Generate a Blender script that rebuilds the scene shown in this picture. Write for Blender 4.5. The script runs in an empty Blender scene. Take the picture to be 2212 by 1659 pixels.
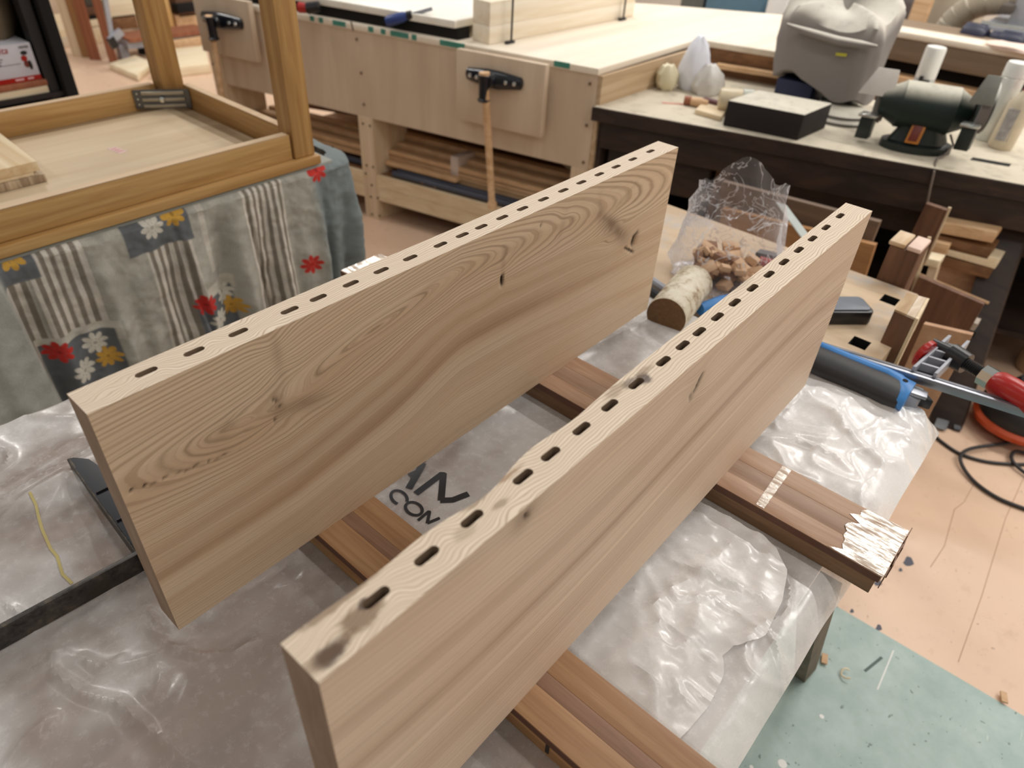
import bpy, bmesh, math, random
import numpy as np
from mathutils import Vector, Matrix
from mathutils.geometry import tessellate_polygon

random.seed(7); rng = np.random.default_rng(7)
SC = bpy.context.scene
COL = SC.collection
R = math.radians

# ------------------------------------------------------------ camera, world, lights, exposure
F_PX, PITCH, ROLL, YAW, CAM_Z = 1523.2, 0.6643, 0.0599, 0.6860, 1.45
CAM = np.array([0, 0, CAM_Z])
fw = np.array([math.cos(PITCH)*math.cos(YAW), math.cos(PITCH)*math.sin(YAW), -math.sin(PITCH)])
rt0 = np.array([math.sin(YAW), -math.cos(YAW), 0.0]); up0 = np.cross(rt0, fw)
rt = math.cos(ROLL)*rt0 + math.sin(ROLL)*up0
up = -math.sin(ROLL)*rt0 + math.cos(ROLL)*up0
cd = bpy.data.cameras.new('camera'); cam = bpy.data.objects.new('camera', cd); COL.objects.link(cam)
M = Matrix((( rt[0], up[0], -fw[0], 0), (rt[1], up[1], -fw[1], 0), (rt[2], up[2], -fw[2], CAM_Z), (0, 0, 0, 1)))
cam.matrix_world = M
cd.sensor_width = 36; cd.lens = 36*F_PX/2212; cd.clip_start = .02
cd.dof.use_dof = True; cd.dof.focus_distance = 0.86; cd.dof.aperture_fstop = 4.8
SC.camera = cam

w = bpy.data.worlds.new('world'); SC.world = w; w.use_nodes = True
w.node_tree.nodes['Background'].inputs[0].default_value = (1.0, .95, .88, 1)
w.node_tree.nodes['Background'].inputs[1].default_value = .27

def lamp(x, y, e, sx=.09, sy=1.25):
    l = bpy.data.lights.new('ceiling_tube', 'AREA'); l.shape = 'RECTANGLE'; l.size = sx; l.size_y = sy
    l.energy = e; l.color = (1, .965, .92)
    o = bpy.data.objects.new('ceiling_tube', l); o.location = (x, y, 3.2); COL.objects.link(o)
for lx, es in ((-1.2, (11, 5, 7, 9)), (1.2, (18, 7, 7, 36)), (3.5, (42, 34, 33, 33)), (5.7, (30, 30, 30, 30))):
    for ly, e in zip((-1.7, .05, 2.3, 4.6), es): lamp(lx, ly, e)

SC.view_settings.view_transform = 'Standard'; SC.view_settings.look = 'None'
SC.view_settings.gamma = 1; SC.view_settings.use_curve_mapping = False
SC.view_settings.exposure = 0.0

# a ray through a pixel of the 2212x1659 photograph, cut with a real plane
def ray(x, y): return fw + rt*(x-1106)/F_PX - up*(y-829.5)/F_PX
def Z(x, y, z):
    d = ray(x, y); return CAM + d*((z-CAM_Z)/d[2])
def PL(x, y, P, n):
    d = ray(x, y); n = np.asarray(n, float); return CAM + d*(np.dot(np.asarray(P)-CAM, n)/np.dot(d, n))

# ------------------------------------------------------------ mesh builder and object helpers
class MB:
    def __init__(s): s.v = []; s.f = []; s.sm = []
    def add(s, vs, fs, smooth=False):
        o = len(s.v); s.v += [tuple(map(float, p)) for p in vs]
        for f in fs: s.f.append([i+o for i in f]); s.sm.append(smooth)
        return s
    def hexa(s, c):                      # 8 corners: bottom loop 0-3, top loop 4-7
        return s.add(c, [(3,2,1,0), (4,5,6,7), (0,1,5,4), (1,2,6,5), (2,3,7,6), (3,0,4,7)])
    def box(s, x0, x1, y0, y1, z0, z1):
        return s.hexa([(x0,y0,z0),(x1,y0,z0),(x1,y1,z0),(x0,y1,z0),(x0,y0,z1),(x1,y0,z1),(x1,y1,z1),(x0,y1,z1)])
    def obox(s, c, ax, ay, az):          # centre and three half-axis vectors
        c, ax, ay, az = (np.asarray(q, float) for q in (c, ax, ay, az))
        return s.hexa([c+i*ax+j*ay+k*az for k in (-1,1) for i, j in ((-1,-1),(1,-1),(1,1),(-1,1))])
    def bar(s, a, b, wv, hv):            # bar from a to b, half width vector wv, half height hv
        a, b, wv, hv = (np.asarray(q, float) for q in (a, b, wv, hv))
        return s.hexa([a-wv-hv, a+wv-hv, b+wv-hv, b-wv-hv, a-wv+hv, a+wv+hv, b+wv+hv, b-wv+hv])
    def prism(s, poly, vec, smooth=False):
        n = len(poly); vec = np.asarray(vec, float); a = [np.asarray(p, float) for p in poly]
        s.add(a + [p+vec for p in a], [list(range(n))[::-1], list(range(n, 2*n))])
        o = len(s.v)-2*n
        for i in range(n):
            j = (i+1) % n; s.f.append([o+i, o+j, o+n+j, o+n+i]); s.sm.append(smooth)
        return s
    def ring_loft(s, rings, cap=True, smooth=True, closed=False):
        n = len(rings[0]); o = len(s.v)
        for r in rings: s.v += [tuple(map(float, p)) for p in r]
        m = len(rings)
        for k in range(m if closed else m-1):
            k2 = (k+1) % m
            for i in range(n):
                j = (i+1) % n
                s.f.append([o+k*n+i, o+k*n+j, o+k2*n+j, o+k2*n+i]); s.sm.append(smooth)
        if cap and not closed:
            s.f.append([o+i for i in range(n)][::-1]); s.sm.append(False)
            s.f.append([o+(m-1)*n+i for i in range(n)]); s.sm.append(False)
        return s
    def lathe(s, base, axis, prof, n=24):   # prof: list of (radius, height along axis)
        base = Vector(base); a = Vector(axis).normalized(); x = a.orthogonal().normalized(); y = a.cross(x)
        return s.ring_loft([[base + a*h + (x*math.cos(t) + y*math.sin(t))*max(r, 1e-5)
                for t in (2*math.pi*i/n for i in range(n))] for r, h in prof])
    def tube(s, pts, r, n=8, closed=False):
        pts = [Vector(p) for p in pts]; m = len(pts); rings = []
        prev = None
        for i, p in enumerate(pts):
            a = pts[(i-1) % m] if (closed or i > 0) else p; b = pts[(i+1) % m] if (closed or i < m-1) else p
            t = (b-a).normalized()
            x = t.orthogonal().normalized() if prev is None else (prev - t*prev.dot(t)).normalized()
            prev = x; y = t.cross(x); rr = r[i] if isinstance(r, (list, tuple)) else r
            rings.append([p + (x*math.cos(q) + y*math.sin(q))*rr for q in (2*math.pi*k/n for k in range(n))])
        return s.ring_loft(rings, closed=closed)
    def grid(s, P, smooth=True):            # P: array (m,n,3)
        m, n = P.shape[:2]; o = len(s.v)
        s.v += [tuple(p) for p in P.reshape(-1, 3).tolist()]
        for i in range(m-1):
            for j in range(n-1):
                s.f.append([o+i*n+j, o+(i+1)*n+j, o+(i+1)*n+j+1, o+i*n+j+1]); s.sm.append(smooth)
        return s
    def mesh(s, name, off=(0, 0, 0), bev=0):
        me = bpy.data.meshes.new(name); o = np.asarray(off, float)
        me.from_pydata((np.array(s.v)-o).tolist(), [], s.f)
        me.polygons.foreach_set('use_smooth', s.sm)
        if bev:
            bm = bmesh.new(); bm.from_mesh(me)
            es = [e for e in bm.edges if len(e.link_faces) == 2 and e.calc_face_angle(0) > .6]
            bmesh.ops.bevel(bm, geom=es, offset=bev, segments=2, affect='EDGES', profile=.5, clamp_overlap=True)
            for f in bm.faces: f.smooth = True
            bm.to_mesh(me); bm.free()
        me.update()
        me.set_sharp_from_angle(angle=R(38))
        return me
    def centre(s):
        a = np.array(s.v); return np.array([(a[:,0].min()+a[:,0].max())/2, (a[:,1].min()+a[:,1].max())/2, a[:,2].min()])

def tag(o, label=None, cat=None, group=None, kind=None):
    if label: o['label'] = label
    if cat: o['category'] = cat
    if group: o['group'] = group
    if kind: o['kind'] = kind
    return o
def thing(name, label, cat, loc, group=None):
    o = bpy.data.objects.new(name, None); COL.objects.link(o); o.location = tuple(map(float, loc)); o.empty_display_size = .05
    return tag(o, label, cat, group)
def wloc(o):
    p = np.array(o.location)
    return p + wloc(o.parent) if o.parent else p
def part(name, mb, m, parent, bev=0, label=None, kind=None):
    me = mb.mesh(name, wloc(parent), bev); me.materials.append(m)
    o = bpy.data.objects.new(name, me); COL.objects.link(o); o.parent = parent
    return tag(o, label, kind=kind)
def single(name, mb, m, label, cat, group=None, bev=0, kind=None):
    c = mb.centre(); me = mb.mesh(name, c, bev); me.materials.append(m)
    o = bpy.data.objects.new(name, me); COL.objects.link(o); o.location = tuple(c)
    return tag(o, label, cat, group, kind)
def struct(name, mb, m, bev=0):
    me = mb.mesh(name, (0, 0, 0), bev); me.materials.append(m)
    o = bpy.data.objects.new(name, me); COL.objects.link(o); o['kind'] = 'structure'; return o
def copy_tree(o, parent=None):
    c = o.copy(); COL.objects.link(c); c.parent = parent
    for ch in o.children: copy_tree(ch, c)
    return c
def fattr(o, name, arr):
    a = o.data.attributes.new(name, 'FLOAT', 'POINT'); a.data.foreach_set('value', np.asarray(arr, np.float32))
def cattr(o, name, arr):
    a = o.data.attributes.new(name, 'FLOAT_COLOR', 'POINT')
    q = np.ones((len(arr), 4), np.float32); q[:, :3] = arr; a.data.foreach_set('color', q.ravel())

def sstep(a, b, x): t = np.clip((x-a)/(b-a), 0, 1); return t*t*(3-2*t)
_T = rng.random((64, 64))
def vn(x, y):
    xi = np.floor(x).astype(int); yi = np.floor(y).astype(int); fx = x-xi; fy = y-yi
    fx = fx*fx*(3-2*fx); fy = fy*fy*(3-2*fy)
    g = lambda i, j: _T[i % 64, j % 64]
    return (g(xi,yi)*(1-fx)+g(xi+1,yi)*fx)*(1-fy) + (g(xi,yi+1)*(1-fx)+g(xi+1,yi+1)*fx)*fy
def fbm(x, y, o=4):
    s = 0; a = .5
    for k in range(o): s = s + a*vn(x*2**k+k*17.3, y*2**k+k*5.1); a *= .5
    return s

# ------------------------------------------------------------ materials
def srgb(r, g, b):
    f = lambda c: (c/255/12.92) if c/255 <= .04045 else ((c/255+.055)/1.055)**2.4
    return (f(r), f(g), f(b), 1)
class NT:
    def __init__(s, name):
        s.m = bpy.data.materials.new(name); s.m.use_nodes = True; s.t = s.m.node_tree; s.n = s.t.nodes
        s.p = s.n['Principled BSDF']
    def new(s, typ, **kw):
        n = s.n.new(typ)
        for k, v in kw.items(): setattr(n, k, v)
        return n
    def set(s, inp, v):
        if hasattr(v, 'is_linked') or hasattr(v, 'links'): s.t.links.new(v, inp)
        else: inp.default_value = v
    def math(s, op, a, b=0., c=0.):
        n = s.new('ShaderNodeMath', operation=op)
        for i, v in enumerate((a, b, c)): s.set(n.inputs[i], v)
        return n.outputs[0]
    def coord(s): return s.new('ShaderNodeTexCoord').outputs['Object']
    def mapping(s, v, scale, loc=(0,0,0), rot=(0,0,0)):
        n = s.new('ShaderNodeMapping'); s.set(n.inputs[0], v)
        n.inputs['Scale'].default_value = scale; n.inputs['Location'].default_value = loc; n.inputs['Rotation'].default_value = rot
        return n.outputs[0]
    def noise(s, v, scale=5., detail=3., rough=.55, dist=0., dim='3D', w=None):
        n = s.new('ShaderNodeTexNoise', noise_dimensions=dim)
        if dim != '1D': s.set(n.inputs['Vector'], v)
        if w is not None: s.set(n.inputs['W'], w)
        n.inputs['Scale'].default_value = scale; n.inputs['Detail'].default_value = detail
        n.inputs['Roughness'].default_value = rough; n.inputs['Distortion'].default_value = dist
        return n.outputs['Fac']
    def ramp(s, f, stops, interp='LINEAR'):
        n = s.new('ShaderNodeValToRGB'); s.set(n.inputs[0], f); cr = n.color_ramp; cr.interpolation = interp
        while len(cr.elements) < len(stops): cr.elements.new(.5)
        for e, (p, c) in zip(cr.elements, stops):
            e.position = p; e.color = c if len(c) == 4 else (*c, 1)
        return n.outputs[0]
    def fr(s, f, a, b, lo=0., hi=1.):
        n = s.new('ShaderNodeMapRange'); n.clamp = True; n.interpolation_type = 'SMOOTHSTEP'; s.set(n.inputs[0], f)
        for i, v in enumerate((a, b, lo, hi)): n.inputs[i+1].default_value = v
        return n.outputs[0]
    def mix(s, f, a, b, mode='MIX'):
        n = s.new('ShaderNodeMix', data_type='RGBA', blend_type=mode)
        s.set(n.inputs[0], f); s.set(n.inputs[6], a); s.set(n.inputs[7], b); return n.outputs[2]
    def bump(s, h, strength=.2, dist=.001):
        n = s.new('ShaderNodeBump'); n.inputs['Strength'].default_value = strength; n.inputs['Distance'].default_value = dist
        s.set(n.inputs['Height'], h); s.t.links.new(n.outputs[0], s.p.inputs['Normal'])
    def out(s, col=None, rough=None, metal=None, spec=None):
        if col is not None: s.set(s.p.inputs['Base Color'], col)
        if rough is not None: s.set(s.p.inputs['Roughness'], rough)
        if metal is not None: s.p.inputs['Metallic'].default_value = metal
        if spec is not None: s.p.inputs['Specular IOR Level'].default_value = spec
        return s.m

def plain(name, c, rough=.5, metal=0., var=.12, scale=30., spec=.5, bump=0.):
    t = NT(name); f = t.noise(t.coord(), scale, 3.)
    d = tuple(x*(1-var*1.6) for x in c[:3])+(1,); l = tuple(min(1, x*(1+var)) for x in c[:3])+(1,)
    if bump: t.bump(f, bump, .002)
    return t.out(t.mix(f, d, l), rough, metal, spec)
def wood(name, light, dark, axis='X', freq=55., rough=.5, stretch=22., contrast=(.34, .68), fine=.25, spec=.4, rot=0.):
    t = NT(name); c = t.coord()
    i = 'XYZ'.index(axis); sc = [1., 1., 1.]; sc[i] = 1/stretch
    v = t.mapping(c, sc, rot=(0, 0, rot)) if not rot else t.mapping(t.mapping(c, (1,1,1), rot=(0,0,rot)), sc)
    f = t.noise(v, freq, 3., .6, .8)
    g = t.noise(v, freq*7, 2., .6)
    col = t.ramp(f, [(contrast[0], dark), (contrast[1], light)])
    col = t.mix(t.math('MULTIPLY', g, fine), col, tuple(x*.55 for x in dark[:3])+(1,))
    t.bump(g, .12, .001)
    return t.out(col, rough, 0., spec)
def dusty(name, base, dust, rough=.7, lo=.2, hi=.75):
    t = NT(name); c = t.coord()
    nz = t.new('ShaderNodeSeparateXYZ'); t.set(nz.inputs[0], t.new('ShaderNodeNewGeometry').outputs['Normal'])
    f = t.noise(c, 22., 4., .65)
    m = t.math('MULTIPLY', t.fr(nz.outputs[2], lo, hi), t.fr(f, .15, .55, .6, 1.))
    return t.out(t.mix(m, base, dust), rough, 0., .3)

m_oak = wood('oak', srgb(202,164,108), srgb(172,130,78), 'X', 60, .38)
m_oaky = wood('oak_y', srgb(192,152,98), srgb(160,118,70), 'Y', 60, .4)
m_oakz = wood('oak_z', srgb(194,154,98), srgb(164,122,72), 'Z', 60, .4)
m_under = wood('table_underside', srgb(212,192,162), srgb(196,172,140), 'X', 14, .5, 14, fine=.08)
m_ply = wood('plywood', srgb(216,196,172), srgb(202,180,156), 'Z', 9, .6, 8, fine=.1)
m_plyh = wood('plywood_flat', srgb(242,232,214), srgb(232,218,198), 'X', 10, .55, 14, fine=.08)
m_plyedge = wood('plywood_edge', srgb(206,182,150), srgb(176,146,112), 'X', 40, .6, 30, fine=.2)
m_pine = wood('pine', srgb(246,234,206), srgb(234,214,178), 'X', 30, .5, 24, fine=.1)
m_piney = wood('pine_y', srgb(234,216,184), srgb(216,192,156), 'Y', 30, .5, 24, fine=.12)
m_pinez = wood('pine_z', srgb(226,206,178), srgb(208,184,152), 'Z', 30, .5, 24, fine=.12)
m_slat = wood('slat_wood', srgb(226,190,150), srgb(198,158,116), 'Y', 40, .55, 26, fine=.15)
m_beam = wood('beam_wood', srgb(248,238,220), srgb(236,220,194), 'X', 34, .55, 20, fine=.08)
m_brown = wood('brown_wood', srgb(120,84,60), srgb(88,58,40), 'Z', 40, .6, 12)
m_browny = wood('brown_wood_y', srgb(150,108,72), srgb(112,78,50), 'Y', 30, .6, 20)
m_red = wood('reddish_post', srgb(168,106,76), srgb(136,80,54), 'Z', 30, .55, 20)
m_darkw = wood('dark_stained', srgb(66,50,42), srgb(40,30,27), 'Y', 24, .55, 12)
m_mahog = wood('mahogany', srgb(182,144,106), srgb(158,118,84), 'Y', 110, .42, 26, fine=.35)
m_mahogd = wood('mahogany_dark', srgb(156,120,98), srgb(130,98,78), 'Y', 90, .5, 20, fine=.35)
m_mahogdust = wood('mahogany_dusty', srgb(196,164,138), srgb(166,128,100), 'Y', 60, .4, 12, fine=.3)
m_mahog2 = wood('mahogany_dusty_dark', srgb(180,150,128), srgb(150,118,94), 'Y', 60, .42, 12, fine=.3)
m_core = wood('softwood_core', srgb(196,156,108), srgb(160,118,78), 'Y', 90, .6, 18, fine=.3)
m_cored = wood('softwood_core_dark', srgb(146,114,84), srgb(118,90,66), 'Y', 90, .6, 18, fine=.3)
t = NT('bench_wood'); c = t.coord(); f = t.noise(t.mapping(c, (1., .25, 1.)), 14., 4., .6); g = t.noise(c, 7., 4., .65)
m_benchw = t.out(t.mix(t.fr(g, .5, .68, 0., .75), t.ramp(f, [(.35, srgb(184,158,128)), (.65, srgb(206,182,152))]), srgb(172,168,164)), .55, 0., .4)
m_black = plain('black_plastic', srgb(26,26,30), .32, 0, .2)
m_iron = plain('black_iron', srgb(22,24,32), .22, 0, .2)
m_steel = plain('steel', srgb(150,152,160), .32, .85, .1)
m_greysteel = plain('painted_grey_steel', srgb(164,166,174), .45, .1, .1)
m_dsteel = plain('dark_steel', srgb(44,40,42), .5, .2, .3)
m_chrome = plain('chrome', srgb(214,218,214), .18, .9, .05)
m_redp = plain('red_plastic', srgb(170,28,22), .28, 0, .1)
m_blue = plain('blue_plastic', srgb(58,128,196), .35, 0, .1)
m_dblue = plain('dark_blue_plastic', srgb(44,66,130), .35, 0, .1)
m_orange = plain('orange_plastic', srgb(206,82,36), .45, 0, .1)
m_white = plain('white_plastic', srgb(232,232,228), .4, 0, .05)
m_rubber = plain('black_rubber', srgb(34,32,34), .5, 0, .2)
m_teal = plain('teal_paint', srgb(70,140,124), .6, 0, .2)
m_screw = plain('screw_hole', srgb(110,84,58), .6, 0, .2)
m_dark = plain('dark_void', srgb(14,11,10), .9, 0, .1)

# =============================================================== SETTING
# floor: worn pinkish vinyl
t = NT('floor_vinyl'); c = t.coord()
f1 = t.noise(c, 1.3, 4.); f2 = t.noise(c, 14., 4., .7); f3 = t.noise(t.mapping(c, (2., 9., 1.)), 6., 4., .7)
col = t.ramp(f1, [(.3, srgb(220,186,158)), (.7, srgb(228,197,171))])
col = t.mix(t.fr(f2, .56, .75, 0., .3), col, srgb(180,146,122))
col = t.mix(t.fr(t.noise(c, 60., 2.), .7, .76, 0., .55), col, srgb(120,98,84))
col = t.mix(t.fr(f3, .58, .72, 0., .22), col, srgb(226,192,164))
t.bump(f3, .1, .002)
m_floor = t.out(col, t.fr(f2, .3, .7, .26, .42), 0., .5)
floor = struct('floor', MB().box(-2.5, 8, -3, 8.5, -.1, 0), m_floor)
def strip(pts, wd, z, mb=None, h=.0006):
    mb = mb or MB(); pts = [np.array(p[:2]) for p in pts]
    for a, b in zip(pts[:-1], pts[1:]):
        d = (b-a)/np.linalg.norm(b-a); n = np.array([-d[1], d[0]])*wd/2
        mb.hexa([(*(a-n), z), (*(b-n), z), (*(b+n), z), (*(a+n), z), (*(a-n), z+h), (*(b-n), z+h), (*(b+n), z+h), (*(a+n), z+h)])
    return mb
m_seam = plain('floor_seam', srgb(182,146,118), .6)
part('crack', strip([Z(*q, 0) for q in ((2104,1045),(2082,1085),(2062,1100),(2040,1180),(2010,1225))], .0018, 0), m_seam, floor)
part('seam', strip([Z(2212,1030,0), Z(2172,1120,0), Z(2120,1290,0), Z(2070,1430,0)], .0016, 0), m_seam, floor)
m_stain = plain('floor_stain', srgb(84,86,98), .6)
for (px, py, r) in ((1962,1213,.011), (1896,1258,.008), (1898,1356,.006), (1945,1231,.004), (1840,1320,.004)):
    P = Z(px, py, 0); part('stain', MB().prism([(P[0]+r*1.7*math.cos(q), P[1]+r*math.sin(q)*(1+.3*math.sin(3*q)), 0) for q in np.linspace(0, 6.0, 11)], (0,0,.0005)), m_stain, floor)
struct('wall_back', MB().box(7.6, 7.7, -3, 8.5, 0, 3.4), plain('wall_paint', srgb(206,200,190), .8, 0, .05))
struct('wall_left', MB().box(-2.5, 8, 8.3, 8.4, 0, 3.4), plain('wall_paint_left', srgb(196,182,160), .8, 0, .05))

struct('wall_right', MB().box(-2.5, 8, -3.1, -3, 0, 3.4), plain('wall_paint_right', srgb(206,200,190), .8, 0, .05))
# green mat under the bench
t = NT('green_mat'); c = t.coord(); f = t.noise(c, 9., 5., .7)
col = t.ramp(f, [(.35, srgb(152,174,168)), (.7, srgb(178,196,191))])
col = t.mix(t.fr(t.noise(c, 70., 2.), .68, .74, 0., .8), col, srgb(88,104,96))
col = t.mix(t.fr(t.noise(t.mapping(c, (1.,6.,1.)), 16., 3.), .7, .74, 0., .5), col, srgb(206,214,206))
m_mat = t.out(col, .42, 0., .5)
E0 = Z(1807,1312,0); E1 = Z(2212,1550,0); ed = (E1-E0)/np.linalg.norm(E1-E0)
mat = thing('floor_mat', 'large worn green mat lying on the pink vinyl floor under the bench', 'mat', (.5,-.4,0))
q0, q1 = E0-ed*.9, E0+ed*1.6
part('sheet', MB().prism([(q0[0],q0[1],0), (-1.2,q0[1],0), (-1.2,q1[1],0), (q1[0],q1[1],0)], (0,0,.004)), m_mat, mat)
for px, py, r in ((1775,1548,.005), (1690,1650,.009), (1623,1657,.004)):
    P = Z(px, py, .004); part('paint_drop', MB().lathe((P[0],P[1],.004), (0,0,1), [(r,0),(r,.0006)], 14), m_white, mat)
part('scratch', strip([Z(1905,1420,.004), Z(1868,1450,.004)], .006, .004), plain('mat_scratch', srgb(86,104,98), .6), mat)
part('scratch', strip([Z(1930,1405,.004), Z(1895,1490,.004)], .003, .004), m_white, mat)
curl = [Z(1830,1456,.012)+np.array([.012*math.cos(a), .012*math.sin(a), .003*math.sin(2*a)]) for a in np.linspace(0,4,12)]
single('wood_shaving', MB().tube(curl, .002, 5), m_pine, 'pale curled wood shaving lying on the green mat', 'wood shaving')
for px, py in ((1780,1425), (1300+867,1508)):
    P = Z(px, py, .006); single('wood_chip', MB().obox(P+[0,0,.004], (.012,.004,0), (-.002,.006,0), (0,0,.002)), m_slat, 'tiny brown wood chip on the mat '+('beside the bench leg' if px == 1780 else 'at the right edge of the photo'), 'wood chip')

# =============================================================== BENCH AND PLASTIC SHEET
BZ = .68
bench = thing('workbench', 'pale wooden workbench with rectangular dog holes at its far end', 'workbench', (.6,.55,0))
def hole_poly(px, py, z, hx, hy):
    P = Z(px, py, z); return [(P[0]+i*hx, P[1]+j*hy, z) for i, j in ((-1,-1),(1,-1),(1,1),(-1,1))]
xs = 1.645
outer = [(-.6,.165,BZ), (xs-.03,.165,BZ), (xs,.195,BZ), (xs,1.02,BZ), (-.6,1.02,BZ)]
holes = [hole_poly(1857,741,BZ,.019,.017), hole_poly(1922,648,BZ,.019,.017)]
tri = tessellate_polygon([[Vector(p) for p in outer]] + [[Vector(p) for p in h] for h in holes])
allp = outer + holes[0] + holes[1]
mb = MB(); mb.add(allp, [t_[::1] if ((Vector(allp[t_[1]])-Vector(allp[t_[0]])).cross(Vector(allp[t_[2]])-Vector(allp[t_[0]]))).z > 0 else t_[::-1] for t_ in tri])
lo = [(p[0], p[1], BZ-.07) for p in outer]; n = len(outer)
mb.add(outer+lo, [(i, n+i, n+(i+1)%n, (i+1)%n) for i in range(n)] + [list(range(n, 2*n))[::-1]])
part('benchtop', mb, m_benchw, bench)
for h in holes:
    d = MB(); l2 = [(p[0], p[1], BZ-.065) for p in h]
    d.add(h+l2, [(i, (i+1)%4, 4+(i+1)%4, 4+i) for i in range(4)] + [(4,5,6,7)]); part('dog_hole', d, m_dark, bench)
for lx in (-.5, 1.45):
    for ly in (.24, .92): part('leg', MB().box(lx, lx+.08, ly, ly+.07, 0, BZ-.07), m_benchw, bench, .003)
part('tray_rail', MB().box(.9, xs, 1.02, 1.04, BZ-.07, BZ-.001), m_benchw, bench)
# cover panel on the bench carrying the plastic
PANEL = (-.6, 1.165, .054, 1.085)
panel = thing('support_board', 'brown plywood board hidden under the plastic sheet on the bench', 'panel', (.3,.5,BZ))
part('board', MB().box(PANEL[0], PANEL[1], PANEL[2], PANEL[3], BZ+.0005, BZ+.018), wood('panel_brown', srgb(150,118,92), srgb(118,88,66), 'X', 20, .6, 16), panel, .002)
fa = Z(1763,1445,.004); 
tp = Z(1818,1266,.665)
dirv = (tp-fa)/np.linalg.norm(tp-fa); k = (BZ-.002-fa[2])/dirv[2]
topc = fa+dirv*k
wv = np.array([-.055,0,0]); tv = np.array([0,.03,0])
single('slanted_plank', MB().hexa([fa, fa+wv*.9+tv*.2, fa+wv*.9+tv, fa+tv, topc, topc+wv*1.4, topc+wv*1.4+tv, topc+tv]), wood('leg_plank', srgb(122,102,78), srgb(92,76,58), 'Z', 30, .6, 10), 'slanted brown plank leg below the plastic at the mat', 'plank')

# plastic sheet: wrinkled film lying over the panel
NX, NY = 420, 300
gx = np.linspace(-.45, 1.20, NX); gy = np.linspace(.016, 1.112, NY)
GX, GY = np.meshgrid(gx, gy, indexing='ij')
def ridge(a, p=2.2): return (1-np.abs(2*a-1))**p
FOLDS = [(h, wd, np.array([Z(*q, .7)[:2] for q in pts])) for h, wd, pts in (
    (.010,.006,((318,1350),(345,1385),(385,1412),(440,1428),(505,1418),(560,1380))), (.008,.007,((118,1418),(122,1460),(180,1505),(262,1528),(345,1602),(420,1660))),
    (.012,.009,((18,1665),(62,1612),(112,1566),(122,1572))), (.014,.016,((-20,1200),(36,1130),(82,1085),(150,1040),(215,1062),(260,1090))), (.007,.004,((305,1345),(318,1325),(340,1345),(355,1362))),
    (.006,.004,((180,1420),(215,1452),(245,1440),(270,1420))), (.006,.005,((320,1500),(345,1520),(352,1470),(340,1440))), (.006,.004,((655,1190),(667,1225),(650,1262),(600,1275))),
    (.005,.004,((770,1260),(700,1350),(640,1400),(585,1440))), (.008,.005,((1440,1215),(1500,1245),(1560,1265),(1640,1292))), (.006,.004,((1445,1260),(1450,1300),(1530,1300),(1640,1290))),
    (.005,.004,((1640,1345),(1672,1392),(1692,1440),(1705,1490))), (.006,.006,((1450,1450),(1462,1510),(1500,1535))), (.008,.010,((1770,880),(1830,950),(1900,1010),(1960,1000))),
    (.007,.006,((1640,950),(1720,960),(1800,990),(1832,1020))), (.012,.014,((1730,812),(1830,845),(1920,905),(1990,900))), (.006,.006,((1520,1020),(1600,1000),(1690,1015),(1760,1040))),
    (.006,.008,((1255,760),(1320,735),(1400,690))), (.005,.008,((950,1000),(1010,930),(1090,880))), (.006,.004,((0,930),(60,905),(160,905))), (.005,.005,((0,1300),(60,1340),(80,1370))))]
def fold_z(x, y):
    z = 0*x
    for h, wd, P in FOLDS:
        m = (x > P[:,0].min()-.09) & (x < P[:,0].max()+.09) & (y > P[:,1].min()-.09) & (y < P[:,1].max()+.09)
        if not m.any(): continue
        xx, yy = x[m], y[m]; dm = np.full(xx.shape, 9.); tm = np.zeros(xx.shape); n = len(P)-1
        for k in range(n):
            a, b = P[k], P[k+1]; ab_ = b-a; L2 = ab_@ab_; t_ = np.clip(((xx-a[0])*ab_[0]+(yy-a[1])*ab_[1])/L2, 0, 1)
            d = np.hypot(xx-a[0]-t_*ab_[0], yy-a[1]-t_*ab_[1]); u = d < dm; dm = np.where(u, d, dm); tm = np.where(u, (k+t_)/n, tm)
        z[m] = z[m] + h*np.sin(np.pi*np.clip(.12+.76*tm, 0, 1))/(1+(dm/wd)**2)**1.3
    return z
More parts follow.
